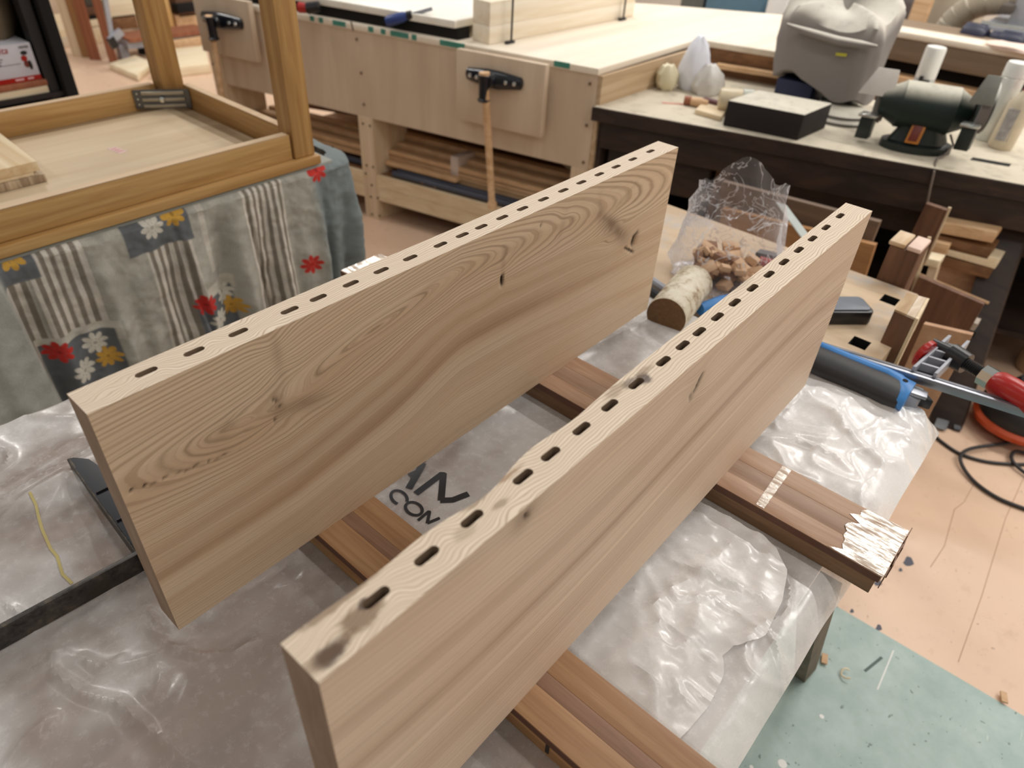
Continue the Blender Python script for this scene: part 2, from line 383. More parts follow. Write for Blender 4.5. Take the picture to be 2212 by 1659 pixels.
def pz(x, y):
    base = .7005 + .0016*fbm(x*9, y*9, 3)
    th = .6
    xr = x*math.cos(th)+y*math.sin(th); yr = -x*math.sin(th)+y*math.cos(th)
    wr = ridge(vn(xr*7+2.5*vn(x*6, y*6), yr*17+1.6*vn(x*9+9, y*9)), 5)
    cr = ridge(vn(x*26+2*vn(x*14, y*14+3), y*26+2*vn(x*13+7, y*13)), 3)
    back = sstep(.85, .92, x)*sstep(.5, .2, y)
    righ = sstep(.24, .14, y)*sstep(.38, .48, x)*sstep(.8, .7, x)
    near = sstep(.18, .05, x)*sstep(.75, .5, y)
    left = sstep(.28, .1, x)*sstep(.7, .85, y)
    z = base + .008*wr*(.16+.8*back+.6*righ+.75*near+.7*left) + .0035*cr*(.0+1.0*back+.6*righ)
    # broad billows where the film is lifted
    z = z + .022*back*sstep(.0, .1, y)*np.exp(-((y-.17)/.09)**2)*np.exp(-((x-1.12)/.08)**2)
    z = z + .014*np.exp(-((x-.02)/.12)**2-((y-.86)/.10)**2) + .012*np.exp(-((x-.06)/.05)**2-((y-.47)/.07)**2)
    z = z + .010*np.exp(-((x+.02)/.07)**2-((y-.36)/.05)**2)
    z = z + fold_z(x, y)
    # kept flat under the bearers and where the boards stand
    for b0, b1 in ((.285, .40), (.715, .845)):
        m = sstep(b0-.05, b0, x)*sstep(b1+.05, b1, x); z = z*(1-m) + .7005*m
    # soft roll over the two long edges of the panel
    e = np.clip((.052-y)/.036, 0, 1); z = z - .030*e**1.7
    e = np.clip((y-1.085)/.027, 0, 1); z = z - .05*e**1.7
    e = np.clip((x-1.165)/.035, 0, 1); z = z - .02*e**1.5*sstep(.3,.1,y) - .03*e**1.5*sstep(.1,.3,y)
    return z
PZ = pz(GX, GY)
# ragged outline
WY = GY + (.010*(fbm(GX*5, GX*0+3, 3)-.5))*(sstep(.1, .0, GY)+sstep(1.0, 1.1, GY))
WX = GX + (.05*(fbm(GY*4, GY*0+9, 3)-.5))*sstep(1.0, 1.2, GX)
t = NT('plastic_film'); c = t.coord()
f = t.noise(c, 4., 4., .6); g = t.noise(c, 90., 4., .75); sc = t.noise(t.mapping(c, (1,1,1), rot=(0,0,.7)), 40., 3., .7, 3.)
t.p.inputs['Base Color'].default_value = (.86,.845,.83,1)
mk = t.new('ShaderNodeAttribute', attribute_name='milk').outputs['Fac']
t.set(t.p.inputs['Alpha'], t.math('ADD', t.math('MULTIPLY', mk, .26), t.math('ADD', t.fr(f, .38, .62, .26, .70), t.math('MULTIPLY', t.fr(g, .5, .75), .10))))
t.set(t.p.inputs['Roughness'], t.fr(g, .3, .7, .16, .34)); t.p.inputs['Specular IOR Level'].default_value = .75
t.p.inputs['Transmission Weight'].default_value = 0.0
t.bump(t.math('ADD', sc, t.math('MULTIPLY', g, .25)), .10, .0012)
m_film = t.m
film = single('plastic_sheet', MB().grid(np.stack([WX, WY, PZ], -1)), m_film, 'wrinkled translucent plastic sheet spread over the bench under both slotted boards', 'plastic sheet')
fattr(film, 'milk', (sstep(.80,.92,GX)*sstep(.6,.3,GY)+.5*sstep(.2,.1,GY)*sstep(.35,.5,GX)-.35*sstep(.30,.1,GX)*sstep(.55,.7,GY)*sstep(1.05,.9,GY)).ravel())
def film_z(x, y): return float(pz(np.array([float(x)]), np.array([float(y)]))[0])
# second, torn layer to the right of the boards
def layer2():
    edge = [Z(*q, .707)[:2] for q in ((1480,1085),(1560,1105),(1625,1150),(1660,1195),(1690,1245),(1712,1290),(1690,1292),(1640,1294),(1590,1310),(1560,1330),(1590,1342),(1640,1345),(1662,1352),(1672,1400),(1690,1450),(1640,1520),(1560,1560))]
    ex = np.array([p[0] for p in edge]); ey = np.array([p[1] for p in edge])
    order = np.argsort(ex); ex, ey = ex[order], ey[order]
    xs_ = np.linspace(.405, .712, 110); lo_ = np.interp(xs_, np.linspace(.405, .712, 9), [.075,.070,.075,.088,.084,.062,.068,.085,.13])
    P = np.zeros((110, 60, 3))
    for j in range(60):
        v = j/59; y = lo_ + (.44-lo_)*v; P[:, j, 0] = xs_ + .02*(1-v)*np.sin(xs_*30); P[:, j, 1] = y
    X, Y = P[..., 0], P[..., 1]
    lift = .006*ridge(vn(X*13+2*vn(X*9, Y*9), Y*15), 3) + .004*ridge(vn(X*40, Y*40+2), 2)
    v = np.linspace(0, 1, 60)[None, :]
    P[..., 2] = pz(X, Y) + .0015 + lift*(.25+.75*sstep(.7, .2, v)) + .003*sstep(.12, .02, v)
    return P
flap = single('plastic_flap', MB().grid(layer2()), m_film, 'torn flap of a second plastic layer with a curved edge, right of the boards', 'plastic sheet')

fattr(flap, 'milk', np.full(110*60, .8))
# printed lettering on the film: AN / CON
m_ink = plain('print_ink', srgb(40,40,44), .5, 0, .3, 160)
def stroke(pxs, wd, mb):
    pts = [Z(x, y, .7025) for x, y in pxs]; L = []; Rr = []
    for i, p in enumerate(pts):
        a = pts[max(i-1, 0)][:2]; b = pts[min(i+1, len(pts)-1)][:2]; d = (b-a)/np.linalg.norm(b-a); nn = np.array([-d[1], d[0]])*wd/2
        for S, q in ((L, p[:2]+nn), (Rr, p[:2]-nn)): S.append((q[0], q[1], film_z(*q)+.0009))
    mb.add(L+Rr, [(i, i+1, len(L)+i+1, len(L)+i) for i in range(len(L)-1)])
def dens(p, n=6): return [(a[0]+(b[0]-a[0])*k/n, a[1]+(b[1]-a[1])*k/n) for a, b in zip(p[:-1], p[1:]) for k in range(n)] + [p[-1]]
def letter(strokes, wd):
    mb = MB()
    for s_ in strokes: stroke(dens(s_), wd, mb)
    part('printed_letter', mb, m_ink, film)
letter([[(883,1055),(914,1000)], [(914,1000),(898,985),(840,1010)], [(905,1018),(884,1028)]], .0105)
letter([[(898,1066),(955,1023),(961,1027)], [(958,1022),(953,1080)], [(951,1080),(978,1079),(1012,1066)]], .0100)
def ell(cx, cy, a0, a1, ax, ay, rot): return [(cx+ax*math.cos(a)*math.cos(rot)-ay*math.sin(a)*math.sin(rot), cy+ax*math.cos(a)*math.sin(rot)+ay*math.sin(a)*math.cos(rot)) for a in np.linspace(a0, a1, 26)]
mb = MB(); stroke(ell(862,1074,1.35,6.2,19,13.5,.55), .0046, mb); part('printed_letter', mb, m_ink, film)
mb = MB(); stroke(ell(894,1098,0,6.35,19,13,.4), .0046, mb); part('printed_letter', mb, m_ink, film)
letter([[(903,1123),(926,1104),(929,1106)], [(928,1105),(923,1129)], [(923,1129),(950,1118)]], .0046)
# glue smears and crumbs on the film
for pts, wd in (([(1325,1344),(1345,1353),(1362,1370),(1368,1378)], .005), ([(1420,1458),(1421,1466)], .006)):
    mb = MB(); stroke(dens(pts), wd, mb); part('glue_smear', mb, plain('dried_glue', srgb(206,206,204), .4), film)
mb = MB(); stroke(dens([(78,1088),(88,1110),(100,1160),(115,1195),(128,1210),(138,1245),(157,1262)]), .0035, mb)
part('glue_smear', mb, plain('yellow_glue', srgb(186,170,108), .5), film, label='yellowish dried glue streak')

# =============================================================== SLOTTED BOARDS
def face_material(name, light, mid, dark, warm, lstr=.42, bstr=1.):
    t = NT(name); c = t.coord()
    A = lambda n: t.new('ShaderNodeAttribute', attribute_name=n).outputs['Fac']
    at, kn, hol, cr, bd = A('ring'), A('knot'), A('void'), A('crisp'), A('band')
    jit = t.noise(t.mapping(c, (3., 22., 22.)), 6., 2.)
    ph = t.math('ADD', at, t.math('MULTIPLY', t.math('SUBTRACT', jit, .5), .22))
    fine = t.noise(None, 1.7, 3., .6, dim='1D', w=ph)
    line = t.math('POWER', t.math('MULTIPLY_ADD', t.math('SINE', t.math('MULTIPLY', ph, 6.283)), .5, .5), 4.)
    vari = t.noise(None, .41, 1., .5, dim='1D', w=t.math('ADD', ph, 31.7))
    col = t.ramp(bd, [(.30, dark), (.48, mid), (.66, light)])
    col = t.mix(t.math('MULTIPLY', t.fr(fine, .47, .66), .52), col, tuple(x*.78 for x in dark[:3])+(1,))
    big = t.noise(t.mapping(c, (1., 2.5, 2.5)), 5., 3.)
    col = t.mix(t.fr(big, .35, .7, 0., .35), col, warm)
    lw_ = t.math('MULTIPLY', t.math('MULTIPLY', line, cr), t.fr(vari, .3, .6, .25, 1.))
    col = t.mix(t.math('MULTIPLY', lw_, lstr), col, tuple(x*.55 for x in dark[:3])+(1,))
    fib = t.noise(t.mapping(c, (7., 330., 330.)), 4., 3., .7)
    col = t.mix(t.fr(fib, .35, .75, .0, .16), col, tuple(x*.6 for x in dark[:3])+(1,))
    col = t.mix(kn, col, tuple(x*.42 for x in dark[:3])+(1,))
    pit = t.noise(c, 210., 1.)
    col = t.mix(t.fr(pit, .83, .86, 0., .6), col, tuple(x*.4 for x in dark[:3])+(1,))
    col = t.mix(hol, col, srgb(30,20,14))
    t.bump(t.math('ADD', fib, t.math('MULTIPLY', line, .4)), .14, .0005)
    return t.out(col, .55, 0., .3)
def edge_material(name, light, dark, spots, freq=330., wob=.004):
    t = NT(name); c = t.coord()
    s = t.new('ShaderNodeSeparateXYZ'); t.set(s.inputs[0], c)
    n1 = t.noise(t.mapping(c, (5., 8., 8.)), 2.2, 1.5)
    n2 = t.noise(t.mapping(c, (26., 30., 30.)), 1., 1.)
    loc = t.fr(s.outputs[0], .34, .05, 1., 2.6)
    yy = t.math('ADD', s.outputs[1], t.math('MULTIPLY', t.math('MULTIPLY', t.math('SUBTRACT', t.math('ADD', n1, t.math('MULTIPLY', n2, .5)), .75), wob*4), loc))
    ph = t.math('MULTIPLY', yy, freq)
    line = t.math('POWER', t.math('MULTIPLY_ADD', t.math('SINE', t.math('MULTIPLY', ph, 6.283)), .5, .5), 5.)
    b = t.noise(None, .6, 2., .5, dim='1D', w=ph)
    col = t.ramp(b, [(.25, tuple(l*.7+d*.3 for l, d in zip(light, dark))), (.6, light)])
    col = t.mix(t.math('MULTIPLY', line, t.fr(b, .3, .7, .35, .8)), col, dark)
    fib = t.noise(t.mapping(c, (12., 300., 300.)), 4., 3., .7)
    col = t.mix(t.fr(fib, .4, .8, 0., .15), col, dark)
    wr = t.noise(c, 70., 3., .7); wl = t.noise(c, 26., 2.)
    for (u, v, ru, rv, strg, cc) in spots:
        d = t.new('ShaderNodeVectorMath', operation='LENGTH'); t.set(d.inputs[0], t.mapping(c, (1/ru, 1/rv, 0), (-u/ru, -v/rv, 0)))
        dd = t.math('ADD', d.outputs['Value'], t.math('MULTIPLY', t.math('SUBTRACT', t.math('ADD', wr, wl), 1.), 1.1))
        col = t.mix(t.fr(dd, .45, 1.15, strg, 0.), col, cc)
    t.bump(fib, .12, .0006)
    return t.out(col, .55, 0., .3)

SLOT_U = (.0611,.1066,.1524,.2107,.2459,.2886,.3312,.3748,.4234,.4608,.4951,.5349,.5757,.6202,.6648,.7077,.7529,.7975,.8442,.8963)
LB = .948; HB = .3130
def make_board(name, label, origin, yaw, T, ringfn, mats, slot_v, slot_len, wane):
    """local x along the length, y through the thickness (0 = face towards the camera), z up"""
    NU, NV = 320, 110
    u = np.linspace(0, LB, NU); v = np.linspace(0, HB, NV); U, V = np.meshgrid(u, v, indexing='ij')
    root = thing(name, label, 'board', origin); root.rotation_euler = (0, 0, yaw)
    ring, knot, void, depth, crisp, band = ringfn(U, V)
    mb = MB(); P = np.stack([U, depth, V], -1); mb.grid(P)
    me = mb.mesh('face'); me.materials.append(mats[0])
    # planks of the flat rest
    o = bpy.data.objects.new('grain_face', me); COL.objects.link(o); o.parent = root
    for nme, arr in (('ring', ring), ('knot', knot), ('void', void), ('crisp', crisp), ('band', band)): fattr(o, nme, arr.ravel())
    # top edge with stadium mortises
    def stad(uc, vc, L, Wd):
        r = Wd/2; h = L/2-r; pts = []
        for k in range(9): a = -math.pi/2+math.pi*k/8; pts.append((uc+h+r*math.cos(a), vc+r*math.sin(a)))
        for k in range(9): a = math.pi/2+math.pi*k/8; pts.append((uc-h+r*math.cos(a), vc+r*math.sin(a)))
        return pts
    back = [(uu, T-wane(uu)) for uu in np.linspace(LB, 0, 90)]
    outer = [(0, 0)] + [(uu, 0) for uu in np.linspace(0, LB, 24)[1:]] + back
    holes = [stad(uu, slot_v(uu), slot_len, .0076) for uu in SLOT_U]
    tri = tessellate_polygon([[Vector((x, y, 0)) for x, y in outer]] + [[Vector((x, y, 0)) for x, y in h] for h in holes])
    pts = outer + [p for h in holes for p in h]
    def ccw(a, b, c): return (pts[b][0]-pts[a][0])*(pts[c][1]-pts[a][1])-(pts[b][1]-pts[a][1])*(pts[c][0]-pts[a][0]) > 0
    top = MB(); top.add([(x, y, HB) for x, y in pts], [tuple(q) if ccw(*q) else tuple(q[::-1]) for q in tri])
    me = top.mesh('slotted_edge'); me.materials.append(mats[1])
    ob = bpy.data.objects.new('slotted_edge', me); COL.objects.link(ob); ob.parent = root
    for h in holes:
        m_ = MB(); k = len(h); dep = .030
        m_.add([(x, y, HB) for x, y in h] + [(x, y, HB-dep) for x, y in h], [(i, (i+1)%k, k+(i+1)%k, k+i) for i in range(k)] + [list(range(k, 2*k))])
        me = m_.mesh('mortise'); me.materials.append(mats[2]); ob = bpy.data.objects.new('mortise', me); COL.objects.link(ob); ob.parent = root
    # back, ends and underside
    b_ = MB(); nb = len(back)
    mid = [(x, T, HB-.07) for x, y in back]; low = [(x, T, 0) for x, y in back]
    b_.add([(x, y, HB) for x, y in back] + mid + low, [(i, i+1, nb+i+1, nb+i) for i in range(nb-1)] + [(nb+i, nb+i+1, 2*nb+i+1, 2*nb+i) for i in range(nb-1)])
    y0, y1 = T-wane(0.), T-wane(LB)
    b_.add([(0,0,0),(0,T,0),(0,T,HB-.07),(0,y0,HB),(0,0,HB)], [(4,3,2,1,0)])
    b_.add([(LB,0,0),(LB,T,0),(LB,T,HB-.07),(LB,y1,HB),(LB,0,HB)], [(0,1,2,3,4)])
    b_.add([(0,0,0),(LB,0,0),(LB,T,0),(0,T,0)], [(3,2,1,0)])
    me = b_.mesh('plank_body'); me.materials.append(mats[3]); ob = bpy.data.objects.new('plank_body', me); COL.objects.link(ob); ob.parent = root
    return root

def ring_A(U, V):
    vc = np.interp(U, [0,.11,.17,.28,.44,.59,.75,.95], [.230,.229,.232,.255,.279,.276,.268,.262])
    wave = .016*np.tanh((U-.37)/.055)*sstep(.24,.19,V)*sstep(.04,.12,V) - .02*(U-.45)*sstep(.26,.1,V)
    n = .009*(fbm(U*6, V*9, 2)-.4) + .0016*(fbm(U*24, V*30, 2)-.4)
    d = V-vc-wave+n
    knot = np.zeros_like(U); void = np.zeros_like(U)
    # knots push the grain aside
    for ku, kv, su, sv, amp in ((.185,.215,.045,.022,.020), (.519,.238,.020,.03,.012), (.79,.215,.05,.035,-.03), (.109,.229,.02,.01,.006), (.644,.274,.02,.02,.012), (.175,.283,.02,.03,.012)):
        e = np.exp(-((U-ku)/su)**2-((V-kv)/sv)**2); d = d + amp*e*np.sign(V-kv+1e-6)*(1-np.exp(-((V-kv)/(.4*sv))**2))
    left = sstep(.17, .165, U)
    uc = np.where(U < .17, .14, .33); a = np.where(U < .17, .12, .27); 
    r = np.sqrt((d/.034)**2 + ((U-.30)/.27)**2)
    r2 = np.sqrt((d/.020)**2 + ((U-.125)/.085)**2)
    r = np.minimum(r, .55*r2+.45)
    ph = 7.5*r + 170*np.maximum(0, -d-.05)
    crisp = np.clip(.34+.80*sstep(-.075, -.03, d) + .35*sstep(.08,.2,V)*sstep(.25,.5,U), 0, 1)*(.35+.65*sstep(.0,.2,U+.1))
    band = .40+.58*fbm(np.zeros_like(U)+3.3, (d+.02*fbm(U*2.2,V*0,2))*34, 3)+.10*sstep(-.03,.03,d)+.06*(fbm(U*5,V*14,2)-.45)
    for bc, bw, bs in ((-.096,.012,.20),(-.135,.017,.27),(-.185,.006,.16),(-.062,.005,.15)): band = band - bs*np.exp(-((d-bc-.012*np.sin(U*4))/bw)**2)
    band = band + .10*sstep(.45,.9,U)
    def blob(u0, v0, su, sv, rot=0., p=2):
        du, dv = U-u0, V-v0; a_ = du*math.cos(rot)+dv*math.sin(rot); b_ = -du*math.sin(rot)+dv*math.cos(rot)
        return np.exp(-(np.abs(a_/su)**p+np.abs(b_/sv)**p))
    rag = .55+.9*fbm(U*60, V*60, 3)
    knot += .60*rag*blob(.198,.208,.034,.010,-.25) + .5*rag*blob(.167,.226,.008,.016) + .38*rag*blob(.109,.230,.014,.008,.4)
    knot += .35*rag*blob(.177,.283,.006,.03) + .35*blob(.519,.262,.004,.02) + .32*rag*blob(.644,.272,.007,.017,-.3)
    knot += .85*rag*blob(.79,.216,.055,.013,-.62) + .45*rag*blob(.765,.244,.035,.007,-.55) + .35*rag*blob(.80,.268,.028,.004,.5) + .2*rag*blob(.735,.27,.006,.03,.1)
    knot += .25*blob(.382,.277,.03,.003,.28) + .22*blob(.535,.274,.008,.004)
    void += 1.2*(blob(.519,.233,.0028,.009,.1,4)) + sstep(.0011,.0004,np.abs(V-(.2165-.185*U+.0007*np.sin(U*190)+.0005*np.sin(U*410))))*(sstep(.055,.02,U)+.55*sstep(.125,.09,U)*sstep(.03,.06,U))
    ln = .2105-.62*(U-.795); void += sstep(.0030,.0014,np.abs(V-ln+.018))*sstep(.822,.832,U)*sstep(.862,.856,U)
    void += blob(.8575,.178,.0035,.014,-.2,4)
    void += .8*blob(.5935,.289,.0012,.003,0,4) + .7*blob(.165,.232,.0015,.004,.5,4) + .7*blob(.169,.222,.0025,.0015,0,4) + .6*blob(.16,.207,.0012,.003,0,4)
    depth = .004*np.clip(blob(.852,.176,.012,.012,-.2,4),0,1) + .003*np.clip(void,0,1)
    depth = depth*sstep(0,.004,U)
    return ph, np.clip(knot,0,1)*.8, np.clip(void,0,1), depth, crisp, band
def ring_B(U, V):
    n = .008*(fbm(U*4, V*7+4, 2)-.4) + .0012*(fbm(U*26, V*30, 2)-.4)
    slope = .05*U + .028*np.sin(U*5.2+.6)
    d = V + slope + n
    for ku, kv, su, sv, amp in ((.186,.300,.03,.025,.012), (.46,.268,.028,.028,.016), (.30,.318,.05,.03,.01)):
        e = np.exp(-((U-ku)/su)**2-((V-kv)/sv)**2); d = d + amp*e*np.sign(V-kv+1e-6)*(1-np.exp(-((V-kv)/(.4*sv))**2))
    top = np.sqrt(np.maximum(0, .335-V)**2/.03**2 + ((U-.13)/.13)**2)
    far = np.sqrt(((V-.20)/.10)**2 + ((U-.98)/.25)**2)
    ph = d*210 + 2.2*np.exp(-top**2)*top - 6*np.exp(-far**2)
    crisp = np.clip(.30+.55*np.exp(-((V-.25+.1*U)/.05)**2)*sstep(.1,.3,U)+.35*np.exp(-far**2)+.35*np.exp(-top**2), 0, 1)
    band = .36+.62*fbm(np.zeros_like(U)+7.7, (d+.015*fbm(U*2.2,V*0+5,2))*30, 3)+.06*(fbm(U*5,V*14,2)-.45)
    for bc, bw, bs in ((.262,.010,.22),(.205,.012,.25),(.165,.006,.15),(.10,.014,.10)): band = band - bs*np.exp(-((d-bc)/bw)**2)
    band = band + .16*sstep(.10,.02,V) + .05*sstep(.5,.9,U)
    def blob(u0, v0, su, sv, rot=0., p=2):
        du, dv = U-u0, V-v0; a_ = du*math.cos(rot)+dv*math.sin(rot); b_ = -du*math.sin(rot)+dv*math.cos(rot)
        return np.exp(-(np.abs(a_/su)**p+np.abs(b_/sv)**p))
    rag = .5+.9*fbm(U*60, V*60, 3)
    knot = .55*rag*blob(.186,.301,.016,.013,-.3) + .35*rag*blob(.20,.31,.03,.01) + .25*rag*blob(.46,.27,.028,.02) + .16*blob(.13,.308,.04,.008)
    void = 1.1*blob(.4665,.2745,.0032,.011,-.45,4) + .5*blob(.456,.262,.003,.007,.5,4) + .8*blob(.190,.301,.0025,.005,.5,4)*rag
    depth = .003*np.clip(void,0,1)
    return ph, np.clip(knot,0,1)*.8, np.clip(void,0,1), depth*sstep(0,.004,U), crisp, band

mA = face_material('board_face_warm', srgb(226,203,174), srgb(212,184,153), srgb(178,144,114), srgb(216,184,148), .50)
mB_ = face_material('board_face_grey', srgb(230,207,184), srgb(216,191,168), srgb(184,155,132), srgb(218,192,168), .62)
EL, ED = srgb(236,219,198), srgb(170,140,112)
mEA = edge_material('board_edge_left', EL, ED, [], 300., .0055)
br, dk = srgb(120,92,66), srgb(70,60,58)
mEB = edge_material('board_edge_right', srgb(237,220,198), srgb(166,138,112),
    [(.017,.011,.014,.0075,.95,dk), (.012,.0115,.03,.006,.5,br), (.046,.0165,.020,.010,.75,br), (.0535,.022,.006,.005,.8,dk), (.045,.036,.035,.004,.65,br),
     (.386,.022,.014,.010,.85,dk), (.372,.028,.012,.006,.6,dk), (.352,.031,.022,.0065,.45,br), (.398,.028,.018,.006,.5,br), (.177,.016,.010,.0035,.5,br), (.168,.031,.02,.004,.55,br),
     (.140,.016,.012,.006,.3,br), (.205,.031,.018,.003,.6,srgb(140,100,60)), (.62,.036,.03,.004,.2,br)], 320., .005)
mSA = plain('mortise_wood', srgb(132,110,88), .8, 0, .25, 300)
mBA = wood('board_end', srgb(168,140,114), srgb(140,112,88), 'Z', 70, .6, 8)
make_board('slotted_board', 'left slotted board, wavy brown grain, standing on edge on two bearers', (.1121,.5441,.7402), 0., .0392, ring_A, (mA, mEA, mSA, mBA), lambda u: .0222-.0035*math.sin(u*3.3), .0205, lambda u: 0.)
def wane(u):
    return .0085*math.exp(-((u-.172)/.035)**2) + .003*math.exp(-((u-.075)/.03)**2) + .0022*math.exp(-((u-.045)/.012)**2)*abs(math.sin(u*300)) + .0009*math.sin(u*70)*math.exp(-((u-.2)/.12)**2)+.003*math.exp(-((u-.30)/.05)**2)
make_board('slotted_board', 'right slotted board, paler grey grain, dark knots on its slotted edge', (.0996,.2135,.7402), .00826, .0380, ring_B, (mB_, mEB, mSA, mBA), lambda u: .0204+.0072*u, .0215, wane)

# =============================================================== BEARERS UNDER THE BOARDS
t = NT('bearer_tape'); c = t.coord(); f = t.noise(t.mapping(c, (60., 9., 60.)), 3., 4., .7)
m_tape = t.out(t.mix(t.fr(f, .5, .72), srgb(206,194,180), srgb(160,128,100)), t.fr(f, .46, .58, .12, .62), .1, 1.); t.bump(f, .25, .001)
def bearer(name, label, x0, x1, ya, yb, core, tape=None, skew=0.):
    """laminated strip: three mahogany lamellas on a softwood core; runs along y"""
    r = thing(name, label, 'bearer', ((x0+x1)/2, (ya+yb)/2, .7005))
    wd = x1-x0; zt, zm, zb = .74, .7285, .7012
    cuts = (0, .40, .60, 1.0) if tape is None else (0, .33, .66, 1.0)
    for k in range(3):
        a, b = x0+wd*cuts[k], x0+wd*cuts[k+1]
        part('lamella', MB().hexa([(a,ya,zm),(b,ya+skew,zm),(b,yb,zm),(a,yb,zm),(a,ya,zt-.0003*(k==1)),(b,ya+skew,zt-.0003*(k==1)),(b,yb,zt),(a,yb,zt)]), (m_mahogd if k == 1 else m_mahog) if tape is None else (m_mahog2 if k == 1 else m_mahogdust), r, .0006)
    part('side_veneer', MB().box(x0-.0006, x0-.0001, ya+.001, yb, zm+.0002, zt-.0008), plain('dark_edge_veneer', srgb(98,62,44), .5, 0, .2), r)
    part('core', MB().box(x0+.002, x1-.002, ya+.004, yb, zb, zm), core, r, .0008)
    return r
nb = bearer('bearer', 'near brown laminated bearer strip under both boards with an ink mark on its side', .297, .388, -.16, .70, m_core)
ink = MB()
P = PL(1188,1585,(.299,0,0),(1,0,0)); Q = PL(1183,1605,(.299,0,0),(1,0,0)); ink.obox((.2986, P[1], .716), (.0005,0,0), (0,.0022,0), (0,0,.008))
ink.prism([(.2986, .055+a, .7035+b) for a, b in ((0,0),(.03,0),(.034,.008),(.026,.006),(.022,.011),(.014,.007),(.008,.012),(.002,.008))], (.0008,0,0))
part('ink_mark', ink, m_ink, nb)
fb = bearer('bearer', 'far dusty bearer strip, chipped glossy tape on both of its ends', .735, .838, -.012, 1.063, m_cored, True)
m_shine = plain('glossy_tape', srgb(214,206,198), .16, 0., .25, 60, .9)
def tape_patch(y0, y1, jag):
    pts = [(.7355,y0),(.8375,y0)] + [(.7355+(.102)*(1-k/12), y1+jag*rng.uniform(-1,1)*.010) for k in range(13)]
    return MB().prism([(x, y, .7401) for x, y in (pts if True else pts)], (0,0,.0009))
m_t = m_tape
part('tape', tape_patch(-.013, .050, 1), m_t, fb, label='shiny scuffed tape on the bearer end')
part('tape', tape_patch(1.0625, 1.005, 1), m_t, fb, label='shiny scuffed tape on the bearer end')
part('tape', MB().prism([(.7375,.148,.7401),(.8365,.152,.7401),(.8365,.166,.7401),(.7375,.160,.7401)], (0,0,.0006)), m_t, fb, label='narrow shiny tape band')
fl = MB()
for k in range(5): fl.obox((.75+.02*k, -.0145-.001*(k%2), .727+.004*(k%3)), (.010,.0008*(k%2),0), (0,.0006,.0), (.001*k,0,.012))
part('torn_edge', fl, m_mahogd, fb)

# =============================================================== RUSTY CLAMP LOWER LEFT
t = NT('rusty_steel'); c = t.coord(); f = t.noise(c, 55., 4., .7); g = t.noise(c, 18., 3.)
col = t.ramp(f, [(.3, srgb(46,44,44)), (.55, srgb(86,82,78)), (.75, srgb(128,116,98))]); col = t.mix(t.fr(g, .55, .7, 0., .6), col, srgb(70,62,50))
m_rust = t.out(col, t.fr(f, .3, .7, .3, .6), .55, .5); t.bump(f, .2, .001)
cl = thing('steel_clamp', 'old rusty steel bar clamp lying on the plastic left of the left board', 'clamp', (.0,.7,.702))
b0, b1 = Z(-220,1508,.712), Z(330,1206,.712); bd = (b1-b0)/np.linalg.norm(b1-b0); bn = np.array([-bd[1], bd[0], 0])
part('bar', MB().bar(b0*[1,1,0]+[0,0,.719], b1*[1,1,0]+[0,0,.719], bn*.0035, (0,0,.016)), m_rust, cl, .001)
jt, jb = Z(152,1000,.722), Z(316,1222,.722); jd = (jt-jb)/np.linalg.norm(jt-jb); jn = np.array([jd[1], -jd[0], 0])
L = np.linalg.norm(jt-jb); jw = MB()
prof = [(0,0),(0,.030),(L*.3,.030),(L*.62,.028),(L*.8,.026),(L*.92,.020),(L*.99,.006),(L,0)]
jw.prism([jb*[1,1,0]+[0,0,.7265]+jd*a+jn*b for a, b in prof][::-1], (0,0,.004))
part('jaw', jw, m_iron, cl)
part('jaw_rim', MB().bar(jb*[1,1,0]+[0,0,.7145], jt*[1,1,0]+[0,0,.7165], jn*.0022, (0,0,.0142)), m_rust, cl, .001)
for a in (.35, .62): part('jaw_rib', MB().bar(jb*[1,1,0]+[0,0,.7315]+jd*L*a+jn*.002, jb*[1,1,0]+[0,0,.7315]+jd*L*a+jn*.028, jd*.0012, (0,0,.0014)), m_dsteel, cl)

# =============================================================== OAK TABLE UPSIDE DOWN AND CLOTH
ot = thing('oak_table', 'upturned honey oak table resting on a cloth-covered stand, legs in the air', 'table', (.35,1.86,.745))
TX0, TX1, TY0, TY1 = -.42, 1.043, 1.537, 2.215
part('tabletop', MB().box(TX0, TX1, TY0, TY1, .746, .7685), m_oak, ot, .003)
part('underside', MB().box(TX0+.08, TX1-.098, TY0+.047, TY1-.098, .7683, .7715), m_under, ot, label='pale unfinished underside of the tabletop')
part('underside_border', MB().box(TX0+.07, TX1-.06, TY0+.042, TY1-.068, .7684, .7692), wood('under_border', srgb(172,150,118), srgb(150,126,96), 'X', 14, .6, 14), ot)
part('apron', MB().box(TX0+.05, .972, 1.555, 1.577, .7687, .832), m_oak, ot, .0035)
part('apron', MB().box(TX0+.05, .93, 2.148, 2.17, .7687, .832), m_oak, ot, .002)
part('apron', MB().box(.986, 1.008, 1.615, 2.10, .7687, .832), m_oaky, ot, .002)
m_trim = wood('pale_trim', srgb(222,196,164), srgb(206,176,140), 'X', 40, .6)
part('apron_lip', MB().box(TX0+.06, .965, 1.5555, 1.5765, .832, .8335), m_trim, ot)
part('apron_lip', MB().box(TX0+.06, .925, 2.1485, 2.1695, .832, .8335), m_trim, ot)
part('apron_lip', MB().box(.9865, 1.0075, 1.62, 2.09, .832, .8335), m_trim, ot)
def leg(x0, x1, y0, y1, z0, z1): return MB().box(x0, x1, y0, y1, z0, z1)
part('leg', leg(.976, 1.036, 1.550, 1.612, .7687, 1.44), m_oakz, ot, .004)
part('leg', leg(.936, .999, 2.112, 2.174, .7687, 1.44), m_oakz, ot, .004)
part('leg', leg(-.40, -.34, 1.550, 1.612, .7687, 1.44), m_oakz, ot, .004)
